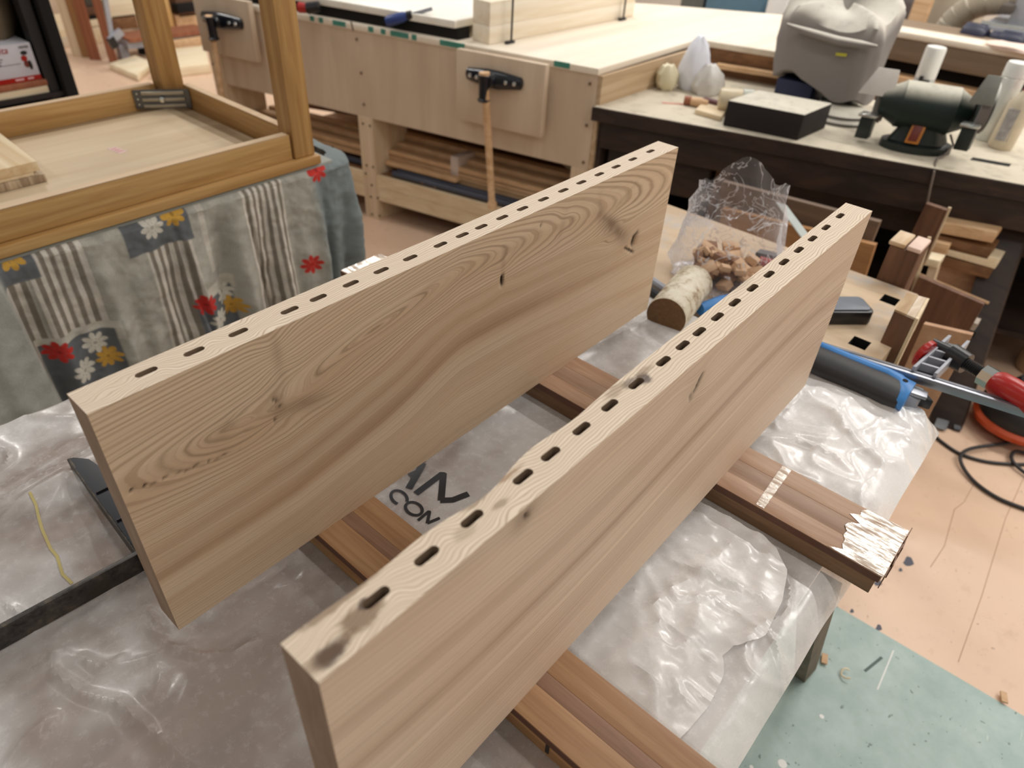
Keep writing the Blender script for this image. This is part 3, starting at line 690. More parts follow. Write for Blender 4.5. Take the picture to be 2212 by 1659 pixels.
part('leg', leg(-.40, -.34, 2.112, 2.174, .7687, 1.44), m_oakz, ot, .004)
for k in range(2): part('joint_key', MB().box(1.0355, 1.0368, 1.563+.026*k, 1.573+.026*k, .772, .812), plain('dark_key', srgb(126,84,48), .5), ot)
# pressed steel corner bracket across the back right corner
ba, bb = np.array([.862,2.146,0]), np.array([.984,2.062,0]); bdir = (bb-ba)/np.linalg.norm(bb-ba); bnn = np.array([bdir[1], -bdir[0], 0])
m_brk = plain('bracket_steel', srgb(104,106,108), .38, .8, .2)
br_ = part('corner_bracket', MB().bar(ba+[0,0,.802], bb+[0,0,.802], bnn*.002, (0,0,.026)), m_brk, ot)
for zz in (.8195, .802, .7845): part('bracket_rib', MB().bar(ba+bdir*.022+bnn*.004+[0,0,zz], bb-bdir*.014+bnn*.004+[0,0,zz], bnn*.003, (0,0,.0045)), plain('bracket_light', srgb(170,164,150), .35, .6), br_, .001)
part('bracket_bolt', MB().lathe((ba+bb)/2+bnn*.006+[0,0,.802], bnn, [(.009,0),(.009,.006),(.005,.009)], 6), m_chrome, br_)
for zz in (.818, .803, .788): part('screw', MB().lathe(ba+bdir*.010+bnn*.002+[0,0,zz], bnn, [(.003,0),(.002,.002)], 8), m_chrome, br_)
# sticker
S0, S1, S2 = Z(231,322,.7716), Z(258,332,.7716), Z(276,327,.7716)
part('paper_label', MB().prism([S0, S1, S2, S0+S2-S1], (0,0,.0004)), plain('sticker_paper', srgb(226,196,188), .6, 0, .3, 240), ot)
for k in range(3):
    a = S0*(.8-.25*k)+S1*(.2+.25*k); e = S2-S1; part('label_print', MB().prism([a+e*.15, a+e*.15+(S1-S0)*.07, a+e*.8+(S1-S0)*.07, a+e*.8], (0,0,.0008)), plain('label_ink', srgb(206,120,120), .6), ot)
# stack of three boards on the underside
def stack_board(z0, z1, pts, m, label, bev=.001):
    return single('offcut_board', MB().prism([(x, y, z0) for x, y in pts], (0,0,z1-z0)), m, label, 'board', 'boards stacked on the upturned table', bev)
m_end = wood('striped_end', srgb(206,186,158), srgb(150,128,104), 'Z', 40, .6, 9, (.4,.6))
p0 = Z(103,392,.7716); p1 = Z(0,420,.7716); back = Z(90,352,.7716)
stack_board(.7722, .7900, [(-.1,p0[1]-.004),(p0[0],p0[1]),(p0[0]+.012,p0[1]+.32),(-.1,p0[1]+.32)], m_end, 'striped end-grain board at the bottom of the stack on the upturned table')
stack_board(.7902, .7985, [(-.1,p0[1]+.003),(p0[0]-.020,p0[1]+.004),(p0[0]-.008,p0[1]+.31),(-.1,p0[1]+.31)], m_piney, 'thin yellow batten in the middle of the stack on the upturned table')
stack_board(.7987, .8200, [(-.1,p0[1]+.0),(p0[0]-.006,p0[1]+.002),(p0[0]+.006,p0[1]+.33),(-.1,p0[1]+.33)], wood('stack_top', srgb(232,214,180), srgb(206,176,132), 'Y', 30, .5), 'pale board on top of the stack on the upturned table')

# stand below, hidden by the cloth
stand = thing('work_stand', 'hidden low stand under the patchwork cloth', 'stand', (.35,1.86,0))
part('stand_top', MB().box(-.5, 1.06, 1.62, 2.20, .69, .725), m_browny, stand, .003)
for sx in (-.45, .96):
    for sy in (1.66, 2.1): part('leg', MB().box(sx, sx+.06, sy, sy+.06, 0, .69), m_browny, stand)
# patchwork cloth (front drop with folds, rounded end at the right)
CP = CP0 = (0, 1.525, 0); CN = (0, 1, 0)
NS, NW = 820, 340
s = np.linspace(-.35, 1.36, NS); tt = np.linspace(0, 1, NW)
Sx, Tt = np.meshgrid(s, tt, indexing='ij')
# path in plan: along the front (y const) then round the right corner
def plan(a):
    x = np.where(a < 1.08, a, 0); y = np.full_like(a, 1.530); r = .085
    th = np.clip((a-1.08)/r, 0, math.pi/2); over = np.maximum(0, a-1.08-r*math.pi/2)
    x = np.where(a < 1.08, a, 1.08+r*np.sin(th)); y = np.where(a < 1.08, 1.530, 1.530+r*(1-np.cos(th))+over)
    nx = np.where(a < 1.08, 0, np.sin(th)); ny = np.where(a < 1.08, -1, -np.cos(th)); return x, y, nx, ny
px_, py_, nx_, ny_ = plan(Sx)
drop = Tt*.80
lipw = .05
u_ = np.clip(drop/.085, 0, 1)
zc = np.where(drop < .085, .7435-.022*(1-np.cos(u_*math.pi/2))*1.0, .7215-(drop-.085)*1.02)
inset = np.where(drop < .085, .055*(1-np.sin(u_*math.pi/2)), 0)
fold = .012*np.sin(Sx*31+2*np.sin(Sx*9)+3*Tt)+.009*np.sin(Sx*57+1.3)+.005*np.sin(Sx*101)-.016*np.exp(-((Sx-.62-.06*Tt)/.008)**2)-.016*np.exp(-((Sx-.80-.07*Tt)/.007)**2)-.02*np.exp(-((Sx-1.03)/.012)**2)
endf = sstep(.98, 1.12, Sx); fold = fold*(1-endf*.2) + endf*.020*np.sin(Sx*62)
fold = (1.5*fold + .03*(fbm(Sx*7, Tt*4, 3)-.5))*sstep(.02, .35, drop) + .012*(fbm(Sx*20, drop*26, 3)-.5) + .006*(fbm(Sx*60+8*drop, drop*30, 2)-.5)
_a, _b = PL(0,600,CP0,(0,1,0)), PL(135,860,CP0,(0,1,0)); xb = _a[0]+(_b[0]-_a[0])*(zc-_a[2])/(_b[2]-_a[2])
lft = sstep(xb+.006, xb-.012, Sx)*sstep(_a[2]+.05, _a[2]-.02, zc)   # the left part folds forward as a loose drape
off = fold*(1-.6*lft) - inset + lft*.035
CX = px_ + nx_*off; CY = py_ + ny_*off; CZ = np.maximum(zc, .012)
grey = np.array(srgb(182,180,170)[:3]); lt = np.array(srgb(222,216,206)[:3]); dkk = np.array(srgb(108,113,118)[:3])
def pix_uv(px, py):
    P = PL(px, py, CP, CN); return P[0], P[2]
XX = Sx; ZZ = CZ
colr = np.zeros(Sx.shape+(3,)); colr[:] = grey
mott = fbm(XX*30, ZZ*30, 4)[..., None]
def patch(x0, x1, z0, z1, c, soft=.002, sl=0.):
    m = (sstep(x0-soft, x0+soft, XX+sl*(ZZ-z0))*sstep(x1+soft, x1-soft, XX+sl*(ZZ-z0))*sstep(z0-soft, z0+soft, ZZ)*sstep(z1+soft, z1-soft, ZZ))[..., None]
    global colr; colr = colr*(1-m) + np.asarray(c)*m
def stripes(x0, x1, z0, z1, k, ph=0.):
    m = (sstep(x0-.002, x0+.002, XX)*sstep(x1+.002, x1-.002, XX)*sstep(z0-.003, z0+.003, ZZ)*sstep(z1+.003, z1-.003, ZZ))[..., None]
    st = (.5+.5*np.sin(XX*k+ph+.8*np.sin(XX*37)))[..., None]; st = sstep(.35, .65, st)
    global colr; colr = colr*(1-m) + m*(lt*st + np.array(srgb(140,132,120)[:3])*(1-st))
W = lambda a, b: (pix_uv(a, b))
def rect(pa, pb, fn, *a):
    (x0, z1), (x1, z0) = W(*pa), W(*pb); fn(min(x0,x1), max(x0,x1), min(z0,z1), max(z0,z1), *a)
def rp(L, Rr, B, fn, *a):
    x0, za = W(*L); x1, zb = W(*Rr); zl = W(*B)[1]; fn(x0, x1, zl, max(za, zb) if isinstance(L, tuple) else za, *a)
rp((28,520),(168,500),(150,728), stripes, 300.)
rp((-120,560),(22,520),(60,800), stripes, 280., 2.)
rp((318,545),(414,520),(380,760), stripes, 330., 1.)
rp((518,400),(612,385),(590,760), stripes, 330., .5)
rp((418,415),(432,412),(440,600), patch, np.array(srgb(210,205,194)[:3]))
rp((84,752),(258,700),(180,760), patch, np.array(srgb(212,209,198)[:3]))
rp((440,625),(512,598),(480,640), patch, np.array(srgb(212,208,196)[:3]))
rp((-90,540),(60,520),(40,618), patch, dkk)
rp((254,470),(400,430),(345,540), patch, dkk)
rp((96,765),(250,717),(200,900), patch, dkk*.95)
rp((424,655),(512,622),(470,760), patch, dkk)
m = sstep(.985, 1.02, XX)[..., None]; colr = colr*(1-m) + np.array(srgb(128,138,140)[:3])*m
colr = colr*(1-lft[..., None]) + np.array(srgb(176,178,172)[:3])*lft[..., None]
colr = colr*(.72+.56*mott)
def flower(px, py, rad, c, P0=CP, n0=CN, sv=None):
    if sv is None: x0, z0 = W(px, py)
    else: x0, z0 = sv
    dx = XX-x0; dz = ZZ-z0; rr = np.hypot(dx, dz); th = np.arctan2(dz, dx)
    tq = (th+.3) % (math.pi/4) - math.pi/8; pd = np.hypot(rr*np.cos(tq)-rad*.70, rr*np.sin(tq)); m = np.maximum(sstep(rad*.235+.0008, rad*.235-.0008, np.hypot((pd*0+rr*np.cos(tq)-rad*.68)*.62, rr*np.sin(tq))), sstep(rad*.42, rad*.34, rr))[..., None]
    global colr; colr = colr*(1-m) + np.asarray(c)*m*(.9+.2*mott)
    m = sstep(.005, .003, rr)[..., None]; colr = colr*(1-m) + np.asarray(c)*.6*m
red, yel, wht = np.array(srgb(206,50,44)[:3]), np.array(srgb(214,166,70)[:3]), np.array(srgb(222,218,206)[:3])
for px, py, cc in ((134,767,red),(214,747,wht),(241,775,yel),(188,803,wht),(332,494,wht),(378,467,yel),(27,562,yel),(445,657,red),(497,641,wht),(515,668,yel),(475,688,wht)):
    flower(px, py, .026, cc)
def end_s(px, py):   # arc position on the rounded end for a pixel
    J = np.stack([CX, CY, CZ], -1)-CAM; zc_ = J@fw; uu = 1106+F_PX*(J@rt)/zc_; vv = 829.5-F_PX*(J@up)/zc_
    d2 = (uu-px)**2+(vv-py)**2 + 1e6*(ny_ > .2); i = np.unravel_index(np.argmin(d2), d2.shape); return Sx[i], CZ[i]
for px, py, cc in ((683,368,red),(747,480,wht),(674,571,red)): flower(0, 0, .028, cc, sv=end_s(px, py))
t = NT('patchwork_cloth'); vc = t.new('ShaderNodeVertexColor', layer_name='print').outputs[0]
c = t.coord(); wv_ = t.noise(c, 260., 2., .6)
t.out(t.mix(t.math('MULTIPLY', wv_, .35), vc, srgb(90,86,80)), .85, 0., .15); t.bump(wv_, .4, .001); m_cloth = t.m
cloth = single('patchwork_cloth', MB().grid(np.stack([CX, CY, CZ], -1)), m_cloth, 'grey patchwork cloth with red, white and yellow flowers under the upturned table', 'cloth')
cattr(cloth, 'print', colr.reshape(-1, 3))
# cloth lying over the stand
top_ = MB().box(-.4, 1.09, 1.50, 2.2, .7255, .744)
top_ = MB().box(-.4, 1.085, 1.545, 2.2, .7255, .744)
part('cloth_top', top_, plain('cloth_plain', srgb(150,152,146), .85, 0, .1), cloth, .004)

# =============================================================== PLYWOOD ASSEMBLY TABLE (background, left of centre)
A0 = np.array([2.155,1.46,0]); ts = np.array([-.231,.973,0]); An = np.array([.973,.231,0]); X1 = np.array([1.,0,0]); UP = np.array([0,0,1.])
def asm(s, d, z): return A0 + ts*s + X1*d + UP*z
def hx(f, s0, s1, d0, d1, z0, z1): # box in a skewed table frame
    return [f(s1,d0,z0), f(s0,d0,z0), f(s0,d1,z0), f(s1,d1,z0), f(s1,d0,z1), f(s0,d0,z1), f(s0,d1,z1), f(s1,d1,z1)]
def ab(*a): return MB().hexa(hx(asm, *a))
def onA(px, py, d=0.): return PL(px, py, A0+An*d, An)
at_ = thing('assembly_table', 'large pale plywood assembly table with open timber shelf below, behind the boards', 'table', asm(.95,.4,0))
toppoly = [asm(1.9,-.004,0), asm(0,-.004,0), (2.857,1.474,0), (2.985,.96,0), (3.76,1.36,0), (3.36,2.00,0), (3.04,2.36,0), (2.5,3.1,0), (2.3,3.32,0)]
part('tabletop', MB().prism([(p[0],p[1],.798) for p in toppoly], (0,0,.022)), m_plyh, at_, .001)
part('front_panel', ab(0,1.829,0,.018,.462,.7975), m_ply, at_)
part('side_panel', ab(-.016,-.001,0,.70,0,.7975), m_plyedge, at_)
part('back_panel', ab(0,1.9,.66,.68,0,.7975), m_browny, at_)
part('return_panel', MB().prism([(2.862,1.470,0),(2.985,.965,0),(3.005,.97,0),(2.882,1.474,0)], (0,0,.7975)), m_browny, at_)
part('ledge', MB().prism([(2.835,1.36,.735),(2.95,.95,.735),(2.99,.96,.735),(2.87,1.37,.735)], (0,0,.016)), m_slat, at_)
for s0, s1 in ((0,.065),(.995,1.068),(1.83,1.9)):
    part('post', ab(s0,s1,-.003,.19,0,.462 if s0 < 1.5 else .7975), m_pinez, at_)
for s0, s1 in ((.0655,.9945),(1.0685,1.8295)):
    part('rail', ab(s0,s1,0,.018,.097,.158), m_piney, at_)
    part('rail', ab(s0,s1,.001,.018,.1595,.214), m_piney, at_)
    part('shelf', ab(s0,s1,.0185,.655,.196,.214), m_browny, at_)
for px, py in ((770,85),(780,158),(786,226),(784,267),(799,272),(792,357),(806,361),(790,375),(803,400),(801,425),(816,428),(804,463),(820,466),(912,396),(939,406),(1274,181),(1267,271),(1260,351),(451,17),(446,78),(460,138)):
    P = onA(px, py, -.004); part('screw', MB().lathe(P, -An, [(.006,0),(.0045,.002)], 8), m_screw, at_)
for a, b in (((669,37),(678,45)),((688,38),(697,46)),((718,45),(746,57)),((795,58),(806,67)),((822,61),(832,72)),((843,66),(882,83)),((889,74),(899,84)),((950,87),(1003,103)),((1197,131),(1230,146))):
    P, Q = onA(*a, -.006), onA(*b, -.006); z0 = min(P[2], Q[2]); part('tape', MB().hexa([(*(P[:2]),.803),(*(Q[:2]),.803),(*(Q[:2]+An[:2]*.005),.803),(*(P[:2]+An[:2]*.005),.803),(*(P[:2]),.8212),(*(Q[:2]),.8212),(*(Q[:2]+An[:2]*.005),.8212),(*(P[:2]+An[:2]*.005),.8212)]), m_teal, at_, label='torn teal tape on the top edge')
P, Q = onA(758,46,-.005), onA(763,66,-.005); part('split', MB().bar(P, Q, ts*.003, An*.001), m_screw, at_)

def vise(name, label, s0, s1, z0, z1, sc, zc, hz0, hz1, hs1):
    v = thing(name, label, 'vise', asm((s0+s1)/2, -.05, z0))
    part('jaw', ab(s0, s1, -.046, -.022, z0, z1), m_ply, v, .004)
    part('slide', ab(sc-.03, sc+.03, -.022, -.001, zc-.04, zc+.02), m_iron, v)
    c = asm(sc, -.052, zc)
    cast = MB(); hl = .118; cast.ring_loft([[c+ts*a*hl - An*(.006*q) + UP*(hh*math.sin(th)) - An*(tk*math.cos(th)) for th in np.linspace(0, 2*math.pi, 12, endpoint=False)]
        for a, hh, tk, q in ((-1,.010,.007,0),(-.95,.021,.013,0),(-.5,.028,.018,1),(-.2,.033,.024,2),(.2,.033,.024,2),(.5,.028,.018,1),(.95,.021,.013,0),(1,.010,.007,0))])
    part('casting', cast, m_iron, v)
    part('boss', MB().lathe(c-An*.012, -An, [(.024,0),(.026,.02),(.022,.04)], 18), m_iron, v)
    for a in (-.78,.78,.52,-.5): part('bolt', MB().lathe(c+ts*a*hl-An*(.017+.004*(abs(a) < .6)), -An, [(.008,0),(.007,.004),(.003,.006)], 10), m_chrome, v)
    hc = asm(sc, -.105, zc)
    part('socket', MB().lathe(hc-UP*.070, UP, [(.022,0),(.024,.006),(.019,.010),(.019,.055),(.024,.090),(.021,.092)], 16), m_iron, v)
    a, b = asm(sc, -.105, hz1), asm(hs1, -.105, hz0)
    part('handle', MB().tube([b, b+(a-b)*.04, b+(a-b)*.06, a-(a-b)*.06, a-(a-b)*.04, a], [.019,.019,.0135,.0135,.020,.020], 12), m_slat, v)
    return v
vise('bench_vise', 'front vise with black casting and full wooden tommy bar on the plywood table', .172,.540,.556,.812,.372,.735,.262,.765,.322)
vise('bench_vise', 'left vise seen between the legs of the upturned oak table', 1.552,1.878,.604,.842,1.712,.752,.42,.775,1.738)

# timber on the table shelf
def rod(s0, s1, d, z, r, m, name, label, cat, grp, dz=0.):
    a, b = asm(s0, d, z), asm(s1, d, z+dz)
    return single(name, MB().bar(a, b, X1*r, UP*r*.62), m, label, cat, grp, .0015)
k = 0
GS = 'slats on the shelf of the plywood table'
pos = ['nearest the front', 'second row', 'third row', 'rear row']
ORD = ('bottom','second','third','fourth','fifth','sixth'); ROWS = ('front row','middle row','rear row')
for (d, zs) in ((.10,(.246,.262,.280,.297)),(.15,(.246,.264,.282,.300,.318)),(.20,(.25,.268,.287,.305,.324,.342))):
    for k, z in enumerate(zs):
        rod(.07, 1.06-.02*(k%3), d, z, .022, m_slat, 'timber_batten', 'long pale slat in the right shelf bay, %s layer up, %s' % (ORD[k%6], ROWS[min(2,int((d-.095)/.05))]), 'slat', GS)
for (d, zs) in ((.10,(.30,.315)),(.155,(.30,.317,.334)),(.21,(.31,.328,.345))):
    for k, z in enumerate(zs):
        rod(1.085, 1.82, d, z-.03, .022, m_slat, 'timber_batten', 'pale slat in the left shelf bay, %s layer up, %s' % (ORD[k%3], ROWS[min(2,int((d-.08)/.05))]), 'slat', 'slats in the left shelf bay')
rod(.62, .985, .062, .262, .016, m_slat, 'timber_batten', 'short slat end poking out in front of the taped bundle', 'slat', None)
rod(1.10, 1.3, .085, .262, .015, m_slat, 'timber_batten', 'front slat with a cut end in the left shelf bay', 'slat', None)
m_gp = plain('grey_pipe', srgb(66,70,84), .35, .1, .15)
for q, (d, z, lab) in enumerate(((.030,.229,'dark grey conduit lying at the front of the shelf, right bay'),(.060,.232,'dark grey conduit behind the front one, right bay'))):
    single('conduit', MB().tube([asm(.09,d,z), asm(.93,d,z)], .0145, 12), m_gp, lab, 'pipe')
single('conduit', MB().tube([asm(1.08,.06,.229), asm(1.82,.06,.229)], .0145, 12), m_gp, 'dark grey conduit at the front of the left shelf bay', 'pipe')
tb = single('tape_band', MB().hexa(hx(asm,.632,.672,.076,.225,.236,.354)), plain('clear_tape', srgb(206,190,180), .2, 0, .1, 40, .9), 'shiny band of clear tape round the slat bundle', 'tape', None, .004)
single('plank', MB().bar(asm(.98,.42,.30), asm(.08,.44,.34), X1*.05, UP*.02), m_browny, 'dark wide plank behind the slats in the right shelf bay', 'plank')
single('plank', MB().bar(asm(1.81,.40,.32), asm(1.09,.42,.36), X1*.05, UP*.025), m_browny, 'dark wide plank behind the slats in the left shelf bay', 'plank')
single('plank', MB().bar(asm(.42,.34,.44), asm(.135,.20,.330), ts*.010, UP*.020), m_piney, 'slanted pale stick leaning across the right shelf bay', 'stick')
# white boards and beam on top
single('white_board', MB().prism([asm(1.88,.02,.862), asm(.60,.02,.862), asm(.62,.95,.862), asm(1.88,.95,.862)], (0,0,.026)), wood('white_panel', srgb(250,246,236), srgb(240,234,220), 'X', 12, .4, 20, fine=.05), 'wide white panel raised above the plywood table top', 'panel', None, .002)
single('spacer_or_gap_shade', ab(.60,1.88,.035,.10,.8205,.8615), m_dark, 'black strip standing in for the shaded gap under the front edge of the white panel', 'batten')  # black strip imitates the shade in the gap below the panel
single('spacer_or_gap_shade', ab(.64,1.88,.75,.82,.8205,.8615), m_darkw, 'dark batten under the rear of the white panel', 'batten')
b0 = Z(1057,97,.8205); b1 = Z(1345,40,.8205); bd = (b1-b0)/np.linalg.norm(b1-b0); bl = np.array([-bd[1], bd[0], 0])
def beam(z0, z1, w0, w1, e0, e1): return MB().hexa([b0*[1,1,0]+bd*e0+bl*w0+UP*z0, b1*[1,1,0]+bd*e1+bl*w0+UP*z0, b1*[1,1,0]+bd*e1+bl*w1+UP*z0, b0*[1,1,0]+bd*e0+bl*w1+UP*z0,
        b0*[1,1,0]+bd*e0+bl*w0+UP*z1, b1*[1,1,0]+bd*e1+bl*w0+UP*z1, b1*[1,1,0]+bd*e1+bl*w1+UP*z1, b0*[1,1,0]+bd*e0+bl*w1+UP*z1])
single('timber_beam', beam(.8207,.882,0,.09,0,.08), m_beam, 'lower of two clamped pale beams on the plywood table', 'beam', None, .002)
single('timber_beam', beam(.8822,.962,0,.09,.0,.08), m_beam, 'upper of two clamped pale beams on the plywood table', 'beam', None, .002)
for q, lab in (((1100,92),'slim clamp standing at the near end of the clamped beams'),((1342,42),'slim clamp standing at the far end of the clamped beams')):
    P = Z(*q, .8207); P = P - bl*.010; c_ = thing('bar_clamp', lab, 'clamp', P)
    part('upright', MB().lathe(P, UP, [(.004,0),(.004,.36)], 8), m_dsteel, c_)
    part('foot', MB().obox(P+UP*.005-bd*.008, bd*.022, bl*.007, UP*.005), m_black, c_, .001)
# screwdriver-like clamp handle on the table edge and another clamp at the left
h0, h1 = onA(834,47,-.015), onA(880,34,.02); hb = thing('blue_clamp', 'clamp with shiny blue handle at the front edge of the plywood table', 'clamp', h0)
part('handle', MB().tube([h0, h0+(h1-h0)*.1, h0+(h1-h0)*.8, h1], [.016,.020,.019,.014], 10), m_dblue, hb)
part('collar', MB().tube([h1, h1+(h1-h0)*.22], [.017,.015], 10), m_black, hb)
part('spindle', MB().tube([h1+(h1-h0)*.22, h1+(h1-h0)*1.15], .007, 8), m_steel, hb)
h0 = onA(646,16,-.04); g = thing('red_clamp', 'clamp with red and white grip beside the oak table leg', 'clamp', h0)
part('grip', MB().tube([h0, onA(664,18,-.03)], [.020,.018], 10), m_redp, g)
part('nut', MB().tube([onA(664,18,-.03), onA(690,14,-.01)], [.022,.020], 8), m_black, g)
part('bar', MB().bar(onA(640,-8,.02), onA(686,12,.02), ts*.006, UP*.008), m_dsteel, g)

# =============================================================== DARK BENCH (right background)
D0 = np.array([2.146,1.454,0]); ds = np.array([.291,-.957,0]); Dn = np.array([.957,.291,0])
def dk(s, d, z): return D0 + ds*s + X1*d + UP*z
def db(s0, s1, d0, d1, z0, z1): return MB().hexa([dk(s0,d0,z0), dk(s1,d0,z0), dk(s1,d1,z0), dk(s0,d1,z0), dk(s0,d0,z1), dk(s1,d0,z1), dk(s1,d1,z1), dk(s0,d1,z1)])
def onD(px, py, d=0.): return PL(px, py, D0+Dn*d, Dn)
m_dtop = dusty('dusty_top', srgb(96,82,70), srgb(206,196,176), .75)
dt = thing('dark_bench', 'dark stained work table with a dusty top carrying the grinder', 'table', dk(.8,.35,0))
part('tabletop', db(0,1.9,-.012,.715,.652,.70), m_dtop, dt, .003)
part('apron', db(.03,1.88,.005,.03,.555,.6515), m_darkw, dt, .002)
part('front_edge', db(0,1.9,-.016,-.0125,.652,.697), m_darkw, dt)
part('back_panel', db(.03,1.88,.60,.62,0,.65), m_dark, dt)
part('side_panel', db(.012,.03,.02,.6,0,.65), m_darkw, dt)
part('inner_rail', db(.10,1.86,.16,.20,.42,.53), m_darkw, dt)
part('lower_shelf', db(.05,1.86,.10,.6,.16,.18), m_darkw, dt)
part('drawer', db(.10,.42,.05,.4,.42,.54), m_darkw, dt, .004)
part('divider', db(.44,.46,.06,.5,.18,.55), m_brown, dt)
P = Z(2140,350,.7002); part('slot', MB().prism([P+ds*a+X1*b for a, b in ((-.055,-.016),(.055,-.016),(.055,.016),(-.055,.016))], (0,0,.0008)), m_dark, dt)
fo = Z(2040,925,0); tpq = onD(2190,470,.08)
kk = (tpq-fo)/np.linalg.norm(tpq-fo)
part('leg', MB().hexa([fo-ds*.05, fo+ds*.045, fo+ds*.045+X1*.05, fo-ds*.05+X1*.05, tpq-ds*.05, tpq+ds*.05, tpq+ds*.05+X1*.05, tpq-ds*.05+X1*.05]), m_darkw, dt, .003)
part('leg', db(.05,.12,.04,.11,0,.65), m_darkw, dt)
part('leg', db(1.78,1.85,.5,.57,0,.65), m_darkw, dt)
# crates of boards between bench and dark table
def vpanel(name, label, pxs, x, th, m, cat='board', grp=None, n=(1,0,0), ground=True):
    pts = [PL(px, py, (x,0,0), n) for px, py in pxs]
    if ground: pts = pts[:-2] + [pts[-2]*[1,1,0]+[0,0,.002], pts[-1]*[1,1,0]+[0,0,.002]]
    v = np.cross(pts[1]-pts[0], pts[2]-pts[0]); vec = np.asarray(n, float)*th
    if np.dot(v, vec) > 0: pts = pts[::-1]
    if np.dot(v, vec) > 0 and False: pass
    return single(name, MB().prism(pts[::-1] if np.dot(np.cross(pts[1]-pts[0], pts[2]-pts[0]), vec) > 0 else pts, vec), m, label, cat, grp)
vpanel('shelf_board', 'wide greyish board standing behind the far end of the workbench', [(1560,392),(1900,480),(1880,530),(1560,450)], 1.95, .02, wood('grey_board', srgb(128,104,84), srgb(104,84,68), 'Y', 24, .6, 14))
vpanel('shelf_board', 'tan board on edge directly behind the far end of the workbench', [(1560,450),(1890,530),(1880,640),(1560,560)], 1.90, .02, wood('tan_board', srgb(176,130,84), srgb(150,106,66), 'Y', 24, .55, 14))
# block vise at the bench end
eb = thing('end_block', 'dark brown block with two pale end-grain caps at the far end of the workbench', 'block', (1.65,.24,.60))
Pb = Z(1890,600,.68); y1_, y0_ = .292, .200
zt_e = PL(1897,521,(1.65,0,0),(1,0,0))[2]; y1_, y0_ = Z(1888,606,.68)[1], Z(1957,620,.68)[1]; ym = (y0_+y1_)/2
part('block', MB().box(1.65,1.725,y0_,y1_,.60,zt_e), m_brown, eb, .003)
part('end_cap', MB().box(1.65,1.725,ym+.002,y1_+.005,zt_e+.0003,zt_e+.011), wood('pale_cap', srgb(226,206,180), srgb(196,160,116), 'X', 30, .6, 4), eb, .003)
part('end_cap', MB().box(1.65,1.725,y0_,ym-.002,zt_e+.0003,zt_e+.011), plain('cap_pink', srgb(230,200,184), .6, 0, .15), eb, .003)
vj = thing('vise_block', 'tall brown vise jaw block on the right side of the workbench', 'vise', (1.33,.14,.55))
T4 = [Z(*q, .758) for q in ((1933,668),(1984,690),(2008,645),(1960,632))]
def vblock(w0, w1, za, zb):   # slice of the block between two fractions of its front width
    a, b, c_, d_ = [T4[0]+(T4[1]-T4[0])*w0, T4[0]+(T4[1]-T4[0])*w1, T4[3]+(T4[2]-T4[3])*w1, T4[3]+(T4[2]-T4[3])*w0]
    f = lambda p, z: (p[0], p[1], z); return MB().hexa([f(a,za),f(b,za),f(c_,za),f(d_,za),f(a,zb),f(b,zb),f(c_,zb),f(d_,zb)])
part('jaw', vblock(0,.86,.45,.7535), m_brown, vj, .002)
part('jaw_cap', vblock(0,.5,.7537,.758), wood('jaw_top', srgb(206,180,146), srgb(170,138,100), 'X', 30, .6, 5), vj)
part('jaw_cap', vblock(.51,.86,.7537,.758), wood('jaw_topb', srgb(226,210,190), srgb(200,178,152), 'X', 50, .6, 5), vj)
part('jaw_edge', vblock(.87,1.,.42,.758), m_piney, vj)
# plywood offcuts and timber under the dark bench at the right
def post_px(name, label, a, b, depth, wd, th, m, grp=None):
    P, Q = onD(*a, depth), onD(*b, depth); return single(name, MB().bar(P, Q, ds*wd, X1*th), m, label, 'board', grp)
post_px('plywood_sheet', 'tall thin plywood sheet on edge under the dark bench', (2052,448), (1996,572), -.28, .004, .003, m_piney)
post_px('plywood_sheet', 'short thin plywood sheet on edge beside the end block', (2008,512), (1968,640), -.42, .004, .003, m_piney)
vpanel('shelf_board', 'brown board leaning left of the tall thin plywood sheet', [(2000,440),(2045,455),(1985,600),(1940,520)], 2.18, .02, m_brown)
for q, (a, b, m, lab) in enumerate((((2035,455),(2175,480),m_slat,'uppermost plank of the stack under the dark bench'),((2020,480),(2165,515),m_browny,'second plank from the top of the stack under the dark bench'),((2060,502),(2180,535),m_pine,'palest plank in the middle of the stack under the dark bench'),((2025,520),(2165,556),m_browny,'dark plank below the pale one in the stack under the dark bench'))):
    P, Q = onD(*a, .1), onD(*b, .1); single('stacked_plank', MB().bar(P, Q, X1*.16, UP*.017), m, lab, 'plank', 'planks stacked under the dark bench', .001)
m_pinkb = wood('pink_board', srgb(206,166,132), srgb(186,144,112), 'X', 20, .55, 12)
single('wide_board', MB().prism([onD(*q, 0)-UP*.0 for q in ((2098,556),(2158,580),(2128,700),(2000,640),(2028,572),(2085,574))][::-1], X1*.02), m_pinkb, 'wide pinkish board with a notch standing beside the dark table leg', 'board')
single('small_block', MB().obox(onD(2012,560,-.15), ds*.028, X1*.03, UP*.012), m_pine, 'small pale block on top of a stub behind the end block', 'block', None, .002)
single('small_block', MB().obox(onD(2035,532,-.05), ds*.022, X1*.03, UP*.020), m_slat, 'tan cube below the plank stack under the dark bench', 'block', None, .002)
single('stub_post', MB().bar(onD(2020,572,-.15), onD(2002,630,-.15), ds*.012, X1*.02), m_pinez, 'short pale post holding the small pale block', 'post')
single('edge_strip', MB().bar(onD(1985,592,-.1), onD(2136,655,-.1), UP*.003, X1*.004), m_slat, 'thin strip sloping down towards the dark table leg', 'strip')
vpanel('shelf_board', 'brown panel below the thin sloping strip', [(1985,598),(2125,658),(2100,690),(1960,645)], 2.05, .02, m_brown)
